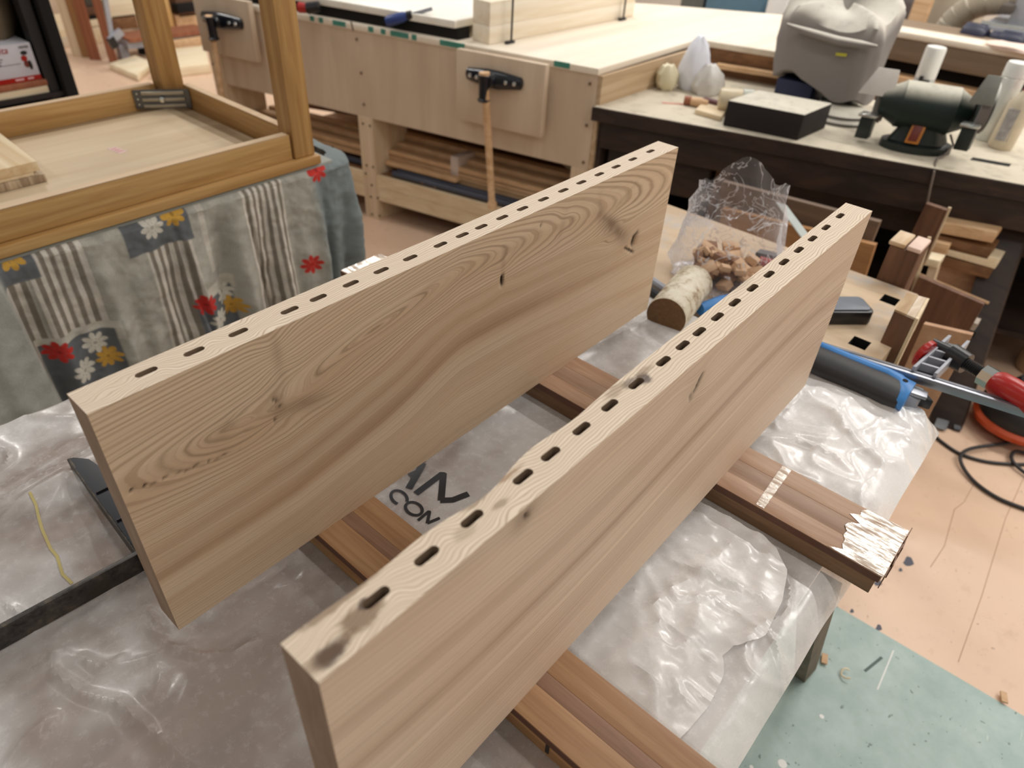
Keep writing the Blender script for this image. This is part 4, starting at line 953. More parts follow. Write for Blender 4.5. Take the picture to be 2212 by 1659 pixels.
single('white_strip', MB().bar(onD(2000,668,-.35), onD(2112,702,-.35), UP*.012, X1*.02), plain('grey_strip', srgb(168,156,142), .6), 'pale grey batten running to the dark table leg', 'batten')
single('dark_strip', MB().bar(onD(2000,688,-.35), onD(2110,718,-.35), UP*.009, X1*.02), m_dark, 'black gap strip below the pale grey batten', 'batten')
vpanel('shelf_board', 'pinkish tan panel between the vise block and the dark table leg', [(1995,700),(2100,724),(2060,800),(1965,800)], 1.72, .015, m_pinkb)

# things on the dark bench
blk = thing('tool_case', 'flat dark box with a dust covered lid on the dark bench', 'box', Z(1640,290,.70))
f0, f1 = Z(1560,271,.7005), Z(1722,304,.7005); bk = np.array([.20,-.012,0])
part('body', MB().hexa([f0,f1,f1+bk,f0+bk,f0+UP*.083,f1+UP*.083,f1+bk+UP*.083,f0+bk+UP*.083]), dusty('dusty_box', srgb(40,34,34), srgb(206,200,184), .7), blk, .004)
single('wood_offcut', MB().hexa(sum([[ (p[0],p[1],z) for p in (Z(1500,246,.7005), Z(1556,262,.7005), Z(1568,244,.7005), Z(1516,230,.7005))] for z in (.7005,.716)], [])), m_piney, 'thin pale wood offcut in front of the dusty box', 'offcut', None, .002)
c0 = Z(1478,216,.716); ck = thing('small_tool', 'small tan handle with a brown end on the dark bench', 'handle', c0-UP*.015)
part('end', MB().lathe(c0, ds*.9+X1*.1, [(.015,0),(.015,.025)], 14), m_red, ck)
part('body', MB().lathe(c0+ds*.0255, ds, [(.014,0),(.017,.03),(.012,.06)], 14), m_slat, ck)
rs = strip([Z(1430,222,.7005), Z(1490,226,.7005)], .014, .7005); single('red_smear', rs, plain('red_dust', srgb(214,140,122), .8, 0, .3, 90), 'faint red smear on the dusty top of the dark bench', 'smear')
bg = thing('white_bag', 'white plastic bag standing upright with a pointed top against the plywood table', 'bag', Z(1475,190,.70))
cb = Z(1478,196,.7005)
def crumple(c, rs_, zs_, n=22, amp=.12, lean=(0,0,0), seed=0):
    rings = []
    for q, (r, z) in enumerate(zip(rs_, zs_)):
        rx, ry = r if isinstance(r, tuple) else (r, r)
        rings.append([np.asarray(c)+np.array([rx*math.cos(a)*(1+amp*math.sin(a*3+q*1.3+seed)+amp*.6*math.sin(a*7+q*2.1+seed)), ry*math.sin(a)*(1+amp*math.sin(a*4+q*.9+seed)), z+.004*math.sin(a*5+q)])+np.asarray(lean)*z for a in np.linspace(0, 2*math.pi, n, endpoint=False)])
    return rings
part('film', MB().ring_loft(crumple(cb+X1*.05, (.045,.060,.062,.050,.034,.012), (0,.03,.07,.12,.16,.185))), plain('white_film', srgb(226,228,238), .4, 0, .05), bg)
part('cream_bulge', MB().ring_loft(crumple(Z(1425,196,.7005)+X1*.04, (.030,.042,.040,.022), (0,.025,.06,.085), seed=3)), plain('cream_film', srgb(214,204,172), .5, 0, .1), bg)
part('clear_bulge', MB().ring_loft(crumple(Z(1510,206,.7005)+X1*.05, (.05,.06,.05,.02), (0,.03,.07,.10), seed=5)), plain('greyish_film', srgb(206,202,196), .35, 0, .12), bg)
jc = Z(1535,222,.742)+X1*.06; ja = (ds*.92+X1*.25); ja /= np.linalg.norm(ja)
jr = thing('lying_jar', 'jar with a greyish lid lying on its side on the dark bench', 'jar', jc-UP*.04)
part('body', MB().lathe(jc, ja, [(.036,0),(.041,.01),(.041,.075)], 22), plain('jar_body', srgb(206,190,160), .35, 0, .12), jr)
part('lid', MB().lathe(jc+ja*.0755, ja, [(.043,0),(.043,.035),(.034,.04)], 22), plain('jar_lid', srgb(180,182,170), .3, 0, .15), jr)
single('maroon_strip', MB().bar(Z(1520,214,.708), Z(1572,228,.708), X1*.012, UP*.006), plain('maroon', srgb(96,60,64), .6), 'dark maroon strip under the lying jar', 'strip')
# canvas cover over a machine
m_canvas = dusty('canvas', srgb(136,130,127), srgb(212,207,196), .9, .1, .7)
cv = thing('covered_machine', 'machine under a grey canvas cover on the dark bench', 'machine', Z(1790,250,.70))
cc = np.array([2.86,.93,.70])
def sup(th, p=3.2): 
    c_, s_ = math.cos(th), math.sin(th); return np.sign(c_)*abs(c_)**(2/p), np.sign(s_)*abs(s_)**(2/p)
rings = []
for q, (z, rx, ry, ox, oy) in enumerate(((.075,.118,.168,0,0),(.078,.128,.178,0,0),(.13,.135,.182,0,.0),(.20,.135,.186,0,.004),(.27,.136,.190,0,.002),(.325,.135,.186,0,0),(.352,.120,.166,.004,0),(.366,.095,.130,.008,0),(.372,.06,.08,.01,0),(.373,.02,.03,.01,0))):
    rg = []
    for th in np.linspace(0, 2*math.pi, 64, endpoint=False):
        a, b = sup(th); wob = 1 + .035*math.sin(3*th+q*.7)*(q < 6) + .02*math.sin(8*th+z*20) + .012*math.sin(17*th+q)
        zz = z + (.022*math.sin(2*th+2.6)+.016*math.sin(5*th)+.012*math.sin(th+1))*(q < 2)*1.2 + .018*math.sin(2*th+.6)*(q >= 5)+ .012*math.sin(5*th+1)*(q >= 5)
        zz += (q >= 4)*(.055*a+.022*b)*min(1,(q-3)/2)
        p = cc + X1*(rx*a*wob+ox) + np.array([.0,1.,0])*(ry*b*wob+oy) + UP*zz; rg.append(p)
    rings.append(rg)
cover = part('canvas_cover', MB().ring_loft(rings), m_canvas, cv)
part('fold_ridge', MB().tube([PL(1700,52,cc-X1*.15,X1), PL(1750,70,cc-X1*.155,X1), PL(1810,88,cc-X1*.155,X1), PL(1860,96,cc-X1*.15,X1), PL(1895,100,cc-X1*.13,X1)], [.004,.012,.014,.012,.004], 10), m_canvas, cv)
part('yellow_tag', MB().obox(PL(1817,118,cc-X1*.146,X1), np.array([.0,.018,-.0015]), X1*.002, UP*.0045), plain('yellow_tag', srgb(186,178,52), .5), cv)
part('column', MB().box(2.79,2.92,.79,.90,.715,.80), m_black, cv, .006)
part('blue_foot', MB().box(2.76,2.95,.93,1.07,.7005,.775), plain('navy', srgb(28,38,72), .5), cv, .006)
part('round_base', MB().lathe(Z(1812,252,.7003), UP, [(.125,0),(.125,.010),(.105,.016),(.105,.026),(.09,.03)], 40), dusty('dusty_base', srgb(120,116,112), srgb(196,190,176), .7), cv)
# bench grinder
gc = Z(1972,322,.7005)+X1*.01; m_green = dusty('dark_green', srgb(30,42,38), srgb(196,192,176), .5, .35, .95); m_greenp = plain('dark_green_plain', srgb(28,38,36), .4, 0, .2)
gr = thing('bench_grinder', 'dark green bench grinder with dusty motor and orange switch plate', 'grinder', gc)
part('base', MB().ring_loft([[gc+ds*(a_*math.cos(th))+X1*(b_*math.sin(th))+UP*z for th in np.linspace(0,2*math.pi,32,endpoint=False)] for a_, b_, z in ((.105,.075,0),(.105,.075,.022),(.085,.06,.028))]), m_greenp, gr)
part('pedestal', MB().ring_loft([[gc+ds*(a_*sup(th,4)[0])+X1*(b_*sup(th,4)[1])+UP*z for th in np.linspace(0,2*math.pi,32,endpoint=False)] for a_, b_, z in ((.082,.055,.0285),(.058,.042,.08),(.062,.05,.125))]), m_greenp, gr)
mc = PL(2003,232,gc,X1); WR = PL(2122,238,gc,X1); WL = PL(1903,218,gc,X1)
part('motor', MB().lathe(mc-ds*.14, ds, [(.02,0),(.038,.004),(.064,.055),(.070,.062),(.070,.215),(.064,.222),(.042,.262),(.02,.266)], 36), m_green, gr)
part('switch_plate', MB().obox(gc+UP*.062-X1*.058+ds*.0, ds*.020, UP*.030+X1*.012, X1*.003), plain('switch_orange', srgb(186,116,40), .4), gr, .002)
part('switch', MB().obox(gc+UP*.062-X1*.061, ds*.013, UP*.022+X1*.009, X1*.003), plain('switch_red', srgb(110,40,24), .4), gr, .001)
m_shd0 = plain('dusty_shield', srgb(200,194,186), .5, 0, .1); m_shd1 = plain('grey_shield', srgb(120,120,112), .4, 0, .2)
for sgn in (-1, 1):
    wc = WR if sgn > 0 else WL
    part('wheel', MB().lathe(wc-ds*.014, ds, [(.066,0),(.066,.028)], 32), plain('grinding_stone', srgb(112,104,100), .8, 0, .15, 80), gr)
    part('guard', MB().lathe(wc+X1*.012+UP*.008-ds*.018, ds, [(.050,0),(.071,.002),(.071,.034),(.050,.036)], 32), dusty('guard_grey', srgb(60,66,62), srgb(196,196,186), .5), gr)
    part('tool_rest', MB().obox(wc-X1*.078-UP*.028, ds*.026, X1*.022, UP*.004), m_chrome, gr, .001)
    part('rest_bracket', MB().obox(wc-X1*.070-UP*.068, ds*.020, X1*.018, UP*.034), m_greenp, gr, .002)
    m_shd = m_shd0 if sgn < 0 else m_shd1; sw = 1.0 if sgn < 0 else .62
    part('eye_shield', MB().hexa([wc-X1*.075-ds*.055*sw+UP*.030, wc-X1*.075+ds*.05*sw+UP*.030, wc-X1*.072+ds*.05*sw+UP*.030, wc-X1*.072-ds*.055*sw+UP*.030, wc-X1*.04-ds*.030*sw+UP*.105, wc-X1*.04+ds*.032*sw+UP*.105, wc-X1*.037+ds*.032*sw+UP*.105, wc-X1*.037-ds*.030*sw+UP*.105]), m_shd, gr, .001)
cbp = [gc+ds*.085+UP*.06, gc+ds*.105+UP*.03, gc+ds*.10-X1*.05+UP*.006, Z(2025,342,.7025), Z(2022,352,.7025)-X1*.012, onD(2018,372,-.022), onD(2010,405,-.03), onD(2003,440,-.03)]
single('power_cord', MB().tube(cbp, .0035, 7), plain('grey_cord', srgb(120,108,98), .5), 'grey power cord hanging from the grinder over the table edge', 'cord')
# cans and bottles
def can(px, py, r, h, label, mcap, mbody, cap=.32, lean=0.):
    P = Z(px, py, .7005); o = thing('spray_can', label, 'can', P)
    a = UP+ds*lean
    part('body', MB().lathe(P, a, [(r*.96,0),(r,.006),(r,h*(1-cap)),(r*.9,h*(1-cap)+.006)], 26), mbody, o)
    part('cap', MB().lathe(P+a*(h*(1-cap)+.0065), a, [(r*.97,0),(r*.97,h*cap-.014),(r*.9,h*cap-.007),(0.001,h*cap-.006)], 26), mcap, o)
    return o
c1 = can(1976,226,.036,.205, 'white spray can standing behind the grinder', m_white, plain('can_grey', srgb(196,198,198), .35, .2), .55)
for a, b, w_ in ((.02,.070,.011),(-.018,.082,.007)): part('print_mark', MB().obox(Z(1978,228,.7005)-X1*.0355+ds*a*.5+UP*(b+.02), ds*w_, X1*.002, UP*.009), m_rubber, c1)
c2 = can(2128,300,.036,.245, 'glossy white spray can right of the grinder', m_white, plain('can_white', srgb(222,222,214), .18, .1, .05, 30, .8), .2)
P = Z(2158,318,.7005); bt = thing('glue_bottle', 'cream squeeze bottle with a red nozzle cap at the right edge', 'bottle', P)
part('body', MB().lathe(P, UP+ds*.05, [(.034,0),(.038,.008),(.038,.14),(.022,.17),(.016,.18)], 26), plain('bottle_cream', srgb(214,200,176), .4, 0, .1), bt)
part('cap', MB().lathe(P+UP*.1805+ds*.009, UP, [(.017,0),(.015,.02),(.006,.045),(.005,.05)], 16), m_redp, bt)
part('label_print', MB().obox(P-X1*.0375+UP*.08, ds*.018, X1*.002, UP*.05), plain('bottle_print', srgb(170,166,166), .5, 0, .4, 60), bt)

# =============================================================== FAR BACKGROUND, RIGHT
pb = thing('plank_rack', 'low rack of long pale planks beyond the dark bench', 'rack', (4.0,.5,0))
def plank(x0, x1, y0, y1, z0, z1, m): part('plank', MB().hexa([(x0,y0,z0),(x0+.10,y1,z0),(x1+.10,y1,z0),(x1,y0,z0),(x0,y0,z1),(x0+.10,y1,z1),(x1+.10,y1,z1),(x1,y0,z1)]), m, pb, .002)
plank(3.79,3.93,1.2,-.6,.795,.82,m_plyh); plank(3.80,4.3,1.2,-.6,.70,.794,wood('greyed_plank', srgb(150,130,108), srgb(130,110,90), 'Y', 16, .6, 14)); plank(3.79,4.3,1.2,-.6,.60,.64,m_slat); plank(3.84,4.3,1.2,-.6,.48,.598,m_browny)
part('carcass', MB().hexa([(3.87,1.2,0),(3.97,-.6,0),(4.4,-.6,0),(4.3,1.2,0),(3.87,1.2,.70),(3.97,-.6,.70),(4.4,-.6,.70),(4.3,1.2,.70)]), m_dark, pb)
P = Z(2150,118,.825); single('folded_cloth', MB().ring_loft(crumple((3.86,P[1]-.12,.8205), ((.075,.19),(.078,.20),(.06,.17)), (0,.012,.018), 28, .06)), plain('pinkish_cloth', srgb(228,206,192), .8, 0, .1, 14), 'pale pinkish folded cloth on the far plank rack', 'cloth')
def bgbox(name, label, cat, pts, x, th, z0, m, bev=.006):
    """a standing box whose front fills the given pixel span on the plane x"""
    a = PL(pts[0], pts[2], (x,0,0), (1,0,0)); b = PL(pts[1], pts[3], (x,0,0), (1,0,0)); return single(name, MB().box(x, x+th, min(a[1],b[1]), max(a[1],b[1]), z0, z0+1.0 if len(pts) < 5 else pts[4]), m, label, cat, None, bev)
bgbox('blue_cabinet', 'blue-grey steel cabinet beyond the plywood table', 'cabinet', (1525,1645,5,22), 4.3, .5, 0., plain('cabinet_blue', srgb(88,122,142), .5, 0, .06))
bgbox('grey_machine', 'dark appliance left of the blue cabinet', 'machine', (1470,1518,5,10), 4.3, .5, 0., plain('machine_dark', srgb(96,100,96), .5, 0, .2))
bgbox('white_bin', 'white rounded bin right of the blue cabinet', 'bin', (1655,1695,0,25,.86), 4.15, .3, 0., m_white, .03)
bgbox('yellow_box', 'mustard cardboard box behind the canvas cover', 'box', (1702,1740,0,20), 4.6, .3, 0., plain('mustard', srgb(176,146,88), .7))
bgbox('pink_board', 'pale pink board behind the canvas cover', 'board', (1745,1800,0,15), 4.7, .03, 0., plain('pale_pink', srgb(238,206,190), .6, 0, .04))
bgbox('grey_locker', 'grey steel locker behind the canvas cover', 'locker', (1803,1862,0,20), 4.8, .4, 0., plain('locker_grey', srgb(140,136,138), .5, 0, .05))
bgbox('louvred_board', 'pale greenish louvred panel behind the canvas cover', 'panel', (1864,1902,0,25), 4.75, .05, 0., plain('pale_green', srgb(186,188,176), .6, 0, .12, 60))
bgbox('timber_post', 'pale upright post right of the louvred panel', 'post', (1917,1932,0,30), 4.8, .06, 0., m_pinez)
bgbox('grey_locker', 'grey steel locker right of the pale upright post', 'locker', (1934,1985,0,40), 4.9, .4, 0., plain('locker_grey2', srgb(142,138,142), .5, 0, .05))
bgbox('timber_post', 'tan upright post left of the ribbed hose', 'post', (1975,1995,0,50), 4.72, .06, 0., m_slat)
bgbox('beige_cabinet', 'beige cabinet behind the ribbed hose', 'cabinet', (1998,2085,0,60), 4.85, .4, 0., plain('beige', srgb(186,176,158), .6, 0, .06))
hp = [PL(q[0], q[1], (4.5+.0*i,0,0), (1,0,0)) for i, q in enumerate(((2030,95),(2040,72),(2055,50),(2075,32),(2100,15),(2135,4),(2180,2),(2230,8)))]
hr = []
hose = thing('ribbed_hose', 'ribbed beige dust hose curving at the top right corner', 'hose', hp[0])
hpts = []; rad = []
for i in range(len(hp)-1):
    for q in range(14): hpts.append(hp[i]+(hp[i+1]-hp[i])*q/14); rad.append(.062 if (len(rad) % 2) else .055)
part('duct', MB().tube(hpts, rad, 20), plain('hose_beige', srgb(176,166,148), .6, 0, .08), hose)
mx = 4.25
mach = thing('grey_machine', 'grey bench machine with dark blue pads at the top right', 'machine', PL(2170,90,(mx,0,0),X1))
Y = lambda px, py, x=mx: PL(px, py, (x,0,0), X1)
a, b = Y(2150,20), Y(2212,60); part('housing', MB().box(mx+.1, mx+.4, Y(2260,30)[1], Y(2175,30)[1], .82, 1.1), plain('machine_grey', srgb(156,156,160), .5, 0, .06), mach, .01)
part('motor', MB().box(mx+.05, mx+.2, Y(2180,30)[1], Y(2150,30)[1], Y(2160,32)[2], Y(2160,12)[2]), plain('motor_dark', srgb(84,76,70), .6, 0, .2), mach, .006)
part('rail', MB().tube([Y(2120,50), Y(2225,66)], .012, 10), m_chrome, mach)
for px, py, r in ((2110,74,.05),(2190,90,.045),(2168,84,.03)):
    P = Y(px, py); part('pad', MB().lathe(P-X1*.03, (.2,.95,0), [(r*.7,-.05),(r,-.03),(r,.05),(r*.7,.06)], 18), plain('navy_pad', srgb(44,46,66), .4), mach)
part('white_block', MB().obox(Y(2197,86), (.02,0,0), (0,.035,0), (0,0,.016)), m_white, mach, .003)
part('foot', MB().box(mx-.02, mx+.4, Y(2240,90)[1], Y(2105,90)[1], .8205, .835), m_greysteel, mach)

# =============================================================== FAR BACKGROUND, LEFT
sh = thing('storage_shelf', 'black steel storage shelf in shadow at the upper left corner', 'shelf', (.7,3.2,0))
part('upright', MB().box(.972,1.010,2.995,3.05,0,1.6), m_dark, sh); part('upright', MB().box(.925,.960,3.03,3.09,0,1.6), m_rubber, sh); part('side_panel', MB().box(.985,1.005,3.05,3.7,0,1.6), m_dark, sh)
part('shelf_plate', MB().box(.2,.97,3.02,3.7,.60,.615), m_dsteel, sh); part('shelf_plate', MB().box(.2,.97,3.02,3.7,1.22,1.24), m_dsteel, sh)
part('back_panel', MB().box(.2,1.0,3.68,3.7,0,1.6), m_dark, sh)
tb_ = thing('tool_carton', 'white and red cardboard tool box on the black shelf', 'box', (.75,3.1,.672))
yb = 3.04; Pc = lambda px, py: PL(px, py, (0,yb,0), (0,1,0))
tl, tr, brr, bl_ = Pc(0,98), Pc(66,91), Pc(90,168), Pc(10,183); zt_, zb_ = tr[2], bl_[2]; xr = brr[0]
part('carton', MB().box(.55, xr, yb, yb+.3, zb_, zt_), plain('carton_white', srgb(206,204,212), .55, 0, .06), tb_, .001)
part('red_band', MB().box(.55, xr+.0003, yb-.0008, yb-.0002, zb_, zb_+.016), m_redp, tb_)
for x_, w_ in ((xr-.085,.028),(xr-.045,.020)): part('band_print', MB().box(x_, x_+w_, yb-.0012, yb-.0009, zb_+.005, zb_+.011), plain('band_white', srgb(230,190,190), .6), tb_)
part('print_line', MB().box(.55, xr-.05, yb-.0009, yb-.0002, zb_+.058, zb_+.0592), m_dsteel, tb_)
pic = MB()
for (px, py, rx, rz, m_) in ((51,114,.011,.007,m_rubber),(52,126,.010,.010,m_redp),(58,138,.009,.012,plain('dull_red', srgb(120,54,44), .5)),(66,140,.006,.016,m_rubber)):
    P = Pc(px, py); part('picture', MB().prism([(P[0]+rx*math.cos(a), yb-.0004, P[2]+rz*math.sin(a)) for a in np.linspace(0,2*math.pi,12,endpoint=False)], (0,-.0008,0)), m_, tb_, label='printed tool picture')
def text(s_, loc, size, m, parent, rot, name='lettering', shear=0., ext=.0004):
    cu = bpy.data.curves.new('txt', 'FONT'); cu.body = s_; cu.size = size; cu.shear = shear; cu.extrude = ext
    o = bpy.data.objects.new('txt', cu); COL.objects.link(o); bpy.context.view_layer.update()
    me = bpy.data.meshes.new_from_object(o.evaluated_get(bpy.context.evaluated_depsgraph_get())); bpy.data.objects.remove(o)
    me.materials.clear(); me.materials.append(m); ob = bpy.data.objects.new(name, me); COL.objects.link(ob); ob.parent = parent
    ob.location = tuple(np.asarray(loc)-wloc(parent)); ob.rotation_euler = rot; return ob
P = Pc(-2,118); text('ita', (P[0],yb-.0008,P[2]), .030, m_redp, tb_, (R(90),0,0), shear=.25)
P = Pc(40,104); text('M0700', (P[0],yb-.0008,P[2]-.002), .011, m_rubber, tb_, (R(90),0,0))
for k in range(3): P = Pc(0,130+6*k); part('text_line', MB().box(P[0]-.02, P[0]+.008-.002*k, yb-.0009, yb-.0003, P[2]-.0012, P[2]+.0012), m_rubber, tb_)
P0, P1 = Pc(10,184), Pc(104,182); single('wooden_box', MB().box(.5, P1[0], 3.03, 3.4, .6155, zb_-.021), m_pine, 'pale wooden box under the carton on the black shelf', 'box', None, .003)
single('red_tray', MB().box(.5, P1[0]-.004, 3.025, 3.4, zb_-.0205, zb_-.001), m_red, 'reddish brown board under the carton on the black shelf', 'board', None, .003)
c_ = PL(10,45,(0,3.12,0),(0,1,0)); single('paper_bag', MB().ring_loft(crumple((c_[0]-.05,3.22,zt_+.001), (.10,.12,.11,.06), (0,.06,.16,.24), 20, .08)), plain('dull_tan_sack', srgb(120,106,84), .8, 0, .15), 'dull tan sack in shadow above the carton', 'sack')
# rack of posts and boards on the far floor
def post3(px, py, wpx, h, m, label, dep=.08):
    P = Z(px, py, 0.001); wd = wpx/F_PX*np.linalg.norm(P-CAM)/2; d = rt0*wd
    return single('rack_post', MB().hexa([P-d, P+d, P+d+[.03,dep,0], P-d+[.03,dep,0], P-d+UP*h, P+d+UP*h, P+d+[.03,dep,h], P-d+[.03,dep,h]]), m, label, 'post', None)
post3(170,122,20,1.6,m_pinez,'pale front post of the far left timber rack')
post3(188,124,17,1.6,wood('tan_post', srgb(166,122,76), srgb(140,98,58), 'Z', 20, .6, 14),'tan middle post of the far left timber rack')
post3(207,130,20,1.6,m_red,'brown back post of the far left timber rack')
post3(247,139,15,1.6,m_red,'reddish lone post right of the far left rack')
rk = thing('timber_rack', 'far left rack of short boards between the posts', 'rack', Z(200,120,0))
yk = 6.3; K = lambda px, py: PL(px, py, (0,yk,0), (0,1,0))
def kb(px0, py0, px1, py1, m, name='board', th=.3, dy=0.):
    a = PL(px0, py0, (0,yk+dy,0), (0,1,0)); b = PL(px1, py1, (0,yk+dy,0), (0,1,0))
    part(name, MB().box(min(a[0],b[0]), max(a[0],b[0]), yk+dy, yk+dy+th, max(.001,min(a[2],b[2])), max(a[2],b[2])), m, rk, .003)
kb(95,-20,150,28,m_ply); kb(112,30,155,78,m_pine); kb(128,80,170,112,plain('pale_board', srgb(206,190,166), .6)); kb(176,-20,208,14,plain('grey_void', srgb(76,72,64), .7)); kb(176,14,222,32,m_brown); kb(182,33,225,40,m_dark)
kb(188,42,232,56,m_pine); kb(190,58,225,95,m_piney); kb(200,96,235,124,m_dark); kb(228,2,300,34,m_pine); kb(240,36,300,60,m_browny)
kb(326,0,378,62,wood('honey_drawer', srgb(214,176,116), srgb(196,156,98), 'Z', 20, .5, 10), 'drawer_front', .3, -.05); kb(378,-5,432,32,m_brown); kb(382,10,425,24,m_dark,'dark_gap',.1,-.05); kb(378,34,434,56,m_slat)
P = PL(360,47,(0,yk-.052,0),(0,1,0)); part('finger_hole', MB().lathe(P, (0,-1,0), [(.016,0),(.015,.002)], 16), m_dark, rk)
st = thing('steel_trestle', 'light grey steel trestle with a red top strip on the far left floor', 'trestle', Z(350,130,0))
ys = 5.75; T_ = lambda px, py: PL(px, py, (0,ys,0), (0,1,0))
a, b = T_(250,78), T_(437,70); zt3 = (a[2]+b[2])/2
part('top_strip', MB().bar(T_(262,82), T_(437,62), (0,.12,0), (0,0,.012)), m_red, st); part('frame', MB().bar(T_(262,92), T_(437,76), (0,.10,0), (0,0,.026)), m_greysteel, st)
for px, py in ((272,134),(432,100)): P = T_(px, py); part('leg', MB().box(P[0]-.03, P[0]+.03, ys-.03, ys+.04, 0, zt3-.03), m_greysteel, st)
part('dark_under', MB().bar(T_(300,108), T_(428,92), (0,.02,0), (0,0,.03)), m_dark, st)
cp = thing('grey_clamp', 'grey bar clamp hanging on the reddish lone post', 'clamp', T_(240,80))
part('bar', MB().bar(PL(226,-10,(0,5.5,0),(0,1,0)), PL(242,82,(0,5.5,0),(0,1,0)), (.014,0,0), (0,.01,0)), m_greysteel, cp)
P = PL(250,78,(0,5.48,0),(0,1,0)); part('arm', MB().obox(P, (.045,0,.025), (0,.02,0), (-.01,0,.018)), m_greysteel, cp); part('head', MB().obox(PL(243,92,(0,5.47,0),(0,1,0)), (.022,0,.01), (0,.02,0), (-.01,0,.03)), m_black, cp)
def floor_board(pxs, z, th, m, label, name='floor_board'):
    return single(name, MB().prism([Z(*q, z) for q in pxs][::-1], (0,0,th)) if False else MB().prism([Z(*q, z) for q in pxs], (0,0,th)), m, label, 'board', 'boards on the far floor', .003)
floor_board([(238,150),(300,176),(332,148),(296,132)], .002, .04, m_pine, 'pale board on the far floor left of the oak table rear leg')
floor_board([(330,172),(456,158),(446,116),(352,126)], .002, .06, m_pine, 'wide pale board on the far floor right of the oak table rear leg')
floor_board([(358,122),(446,110),(440,92),(355,104)], .005, .10, m_slat, 'pinkish lumber lying under the steel trestle')

# =============================================================== ON THE FAR END OF THE WORKBENCH
# clear bag with wood offcuts
t = NT('clear_film'); m_bag = t.m; g_ = t.n; tl_ = t.t.links; outn = g_['Material Output']
tr_ = g_.new('ShaderNodeBsdfTransparent'); tr_.inputs[0].default_value = (.93,.93,.95,1)
t.p.inputs['Base Color'].default_value = (.86,.86,.9,1); t.p.inputs['Roughness'].default_value = .12; t.p.inputs['Specular IOR Level'].default_value = 1.
lw = g_.new('ShaderNodeLayerWeight'); lw.inputs[0].default_value = .35
fz = t.noise(t.coord(), 13., 3., .6, 1.)
fac = t.math('ADD', t.math('MULTIPLY', lw.outputs['Facing'], .62), t.math('ADD', t.fr(fz, .55, .8, .02, .14), t.fr(t.math('ABSOLUTE', t.math('SUBTRACT', fz, .5)), .022, .0, 0., .55)))  # white crease highlights and pale fold rims painted into the film mix
mxs = g_.new('ShaderNodeMixShader'); tl_.new(fac, mxs.inputs[0]); tl_.new(tr_.outputs[0], mxs.inputs[1]); tl_.new(t.p.outputs[0], mxs.inputs[2]); tl_.new(mxs.outputs[0], outn.inputs[0])
t.bump(fz, .5, .008)
bagc = np.array([1.375,.545,.6815])
rings = []; prof = ((0,.085,.115),(.02,.098,.125),(.05,.098,.122),(.09,.090,.118),(.13,.076,.112),(.165,.058,.100),(.195,.045,.088),(.225,.034,.085))
for q, (z, rx, ry) in enumerate(prof):
    rg = []
    for th in np.linspace(0, 2*math.pi, 40, endpoint=False):
        wob = 1 + .07*math.sin(4*th+q*1.1) + .05*math.sin(9*th-q*1.7) + .03*math.sin(15*th+q*2.3)
        zz = z + (q >= 5)*(.028*math.sin(th*1+2.1)+.018*math.sin(3*th+1))*((q-4)/3)
        rg.append(bagc + np.array([rx*wob*math.cos(th), ry*wob*math.sin(th) + (-.01+.25*z*.2), zz]))
    rings.append(rg)
bag = MB(); bag.ring_loft(rings, cap=False); bag.f.append(list(range(40))[::-1]); bag.sm.append(False)
single('clear_bag', bag, m_bag, 'open clear plastic bag of wood offcuts standing behind the left board', 'bag')
cube = MB().obox((0,0,.0), (.011,0,0), (0,.008,0), (0,0,.006)).mesh('offcut', (0,0,0), .001)
m_off = [wood('offcut_a', srgb(232,196,156), srgb(206,166,126), 'X', 60, .6, 6), wood('offcut_b', srgb(166,122,86), srgb(136,96,66), 'X', 60, .6, 6)]
cubes = []
for m_ in m_off: q = cube.copy(); q.materials.append(m_); cubes.append(q)
for k in range(96):
    a = rng.uniform(0, 2*math.pi); r_ = math.sqrt(rng.uniform(0,1)); lay = k % 4
    sh_ = .86-.12*lay*.5
    o = bpy.data.objects.new('wood_offcut', cubes[int(rng.random() < .4)]); COL.objects.link(o)
    o.location = (bagc[0]+.078*sh_*r_*math.cos(a), bagc[1]-.01+.100*sh_*r_*math.sin(a), bagc[2]+.012+.013*lay+.010*rng.random())
    o.rotation_euler = (rng.uniform(-.6,.6), rng.uniform(-.6,.6), rng.uniform(0,6.28)); o.scale = (rng.uniform(.8,1.4),)*3
    tag(o, 'small brown wood offcut inside the clear plastic bag', 'offcut', 'wood offcuts in the clear bag')
# worn white cylinder with a brown end
e0, e1 = Z(1439,684,.722), Z(1502,606,.722); ax = (e1-e0); Lc = np.linalg.norm(ax); ax = ax/Lc
t = NT('worn_white'); c = t.coord(); f = t.noise(c, 34., 4., .7)
m_ww = t.out(t.ramp(f, [(.36, srgb(150,128,98)), (.5, srgb(206,196,174)), (.7, srgb(222,216,200))]), .5)
cy = thing('worn_cylinder', 'worn cream cylinder with a brown end lying between the two boards', 'cylinder', e0*[1,1,0]+[0,0,.6805])
part('body', MB().lathe(e0, ax, [(.039,0),(.0405,.004),(.0405,Lc-.012),(.036,Lc-.003),(.028,Lc)], 36), m_ww, cy)
part('brown_end', MB().lathe(e0-ax*.0012, ax, [(.0395,0),(.0395,.001)], 36), plain('cork_end', srgb(124,94,62), .8, 0, .3, 140), cy)
P = Z(1512,668,.70); hd = thing('blue_tool', 'tool with a bright blue handle tip beside the worn cylinder', 'tool', P)
part('handle', MB().tube([Z(1512,668,.703), Z(1560,655,.703), Z(1600,648,.703)], [.013,.017,.015], 12), m_blue, hd)
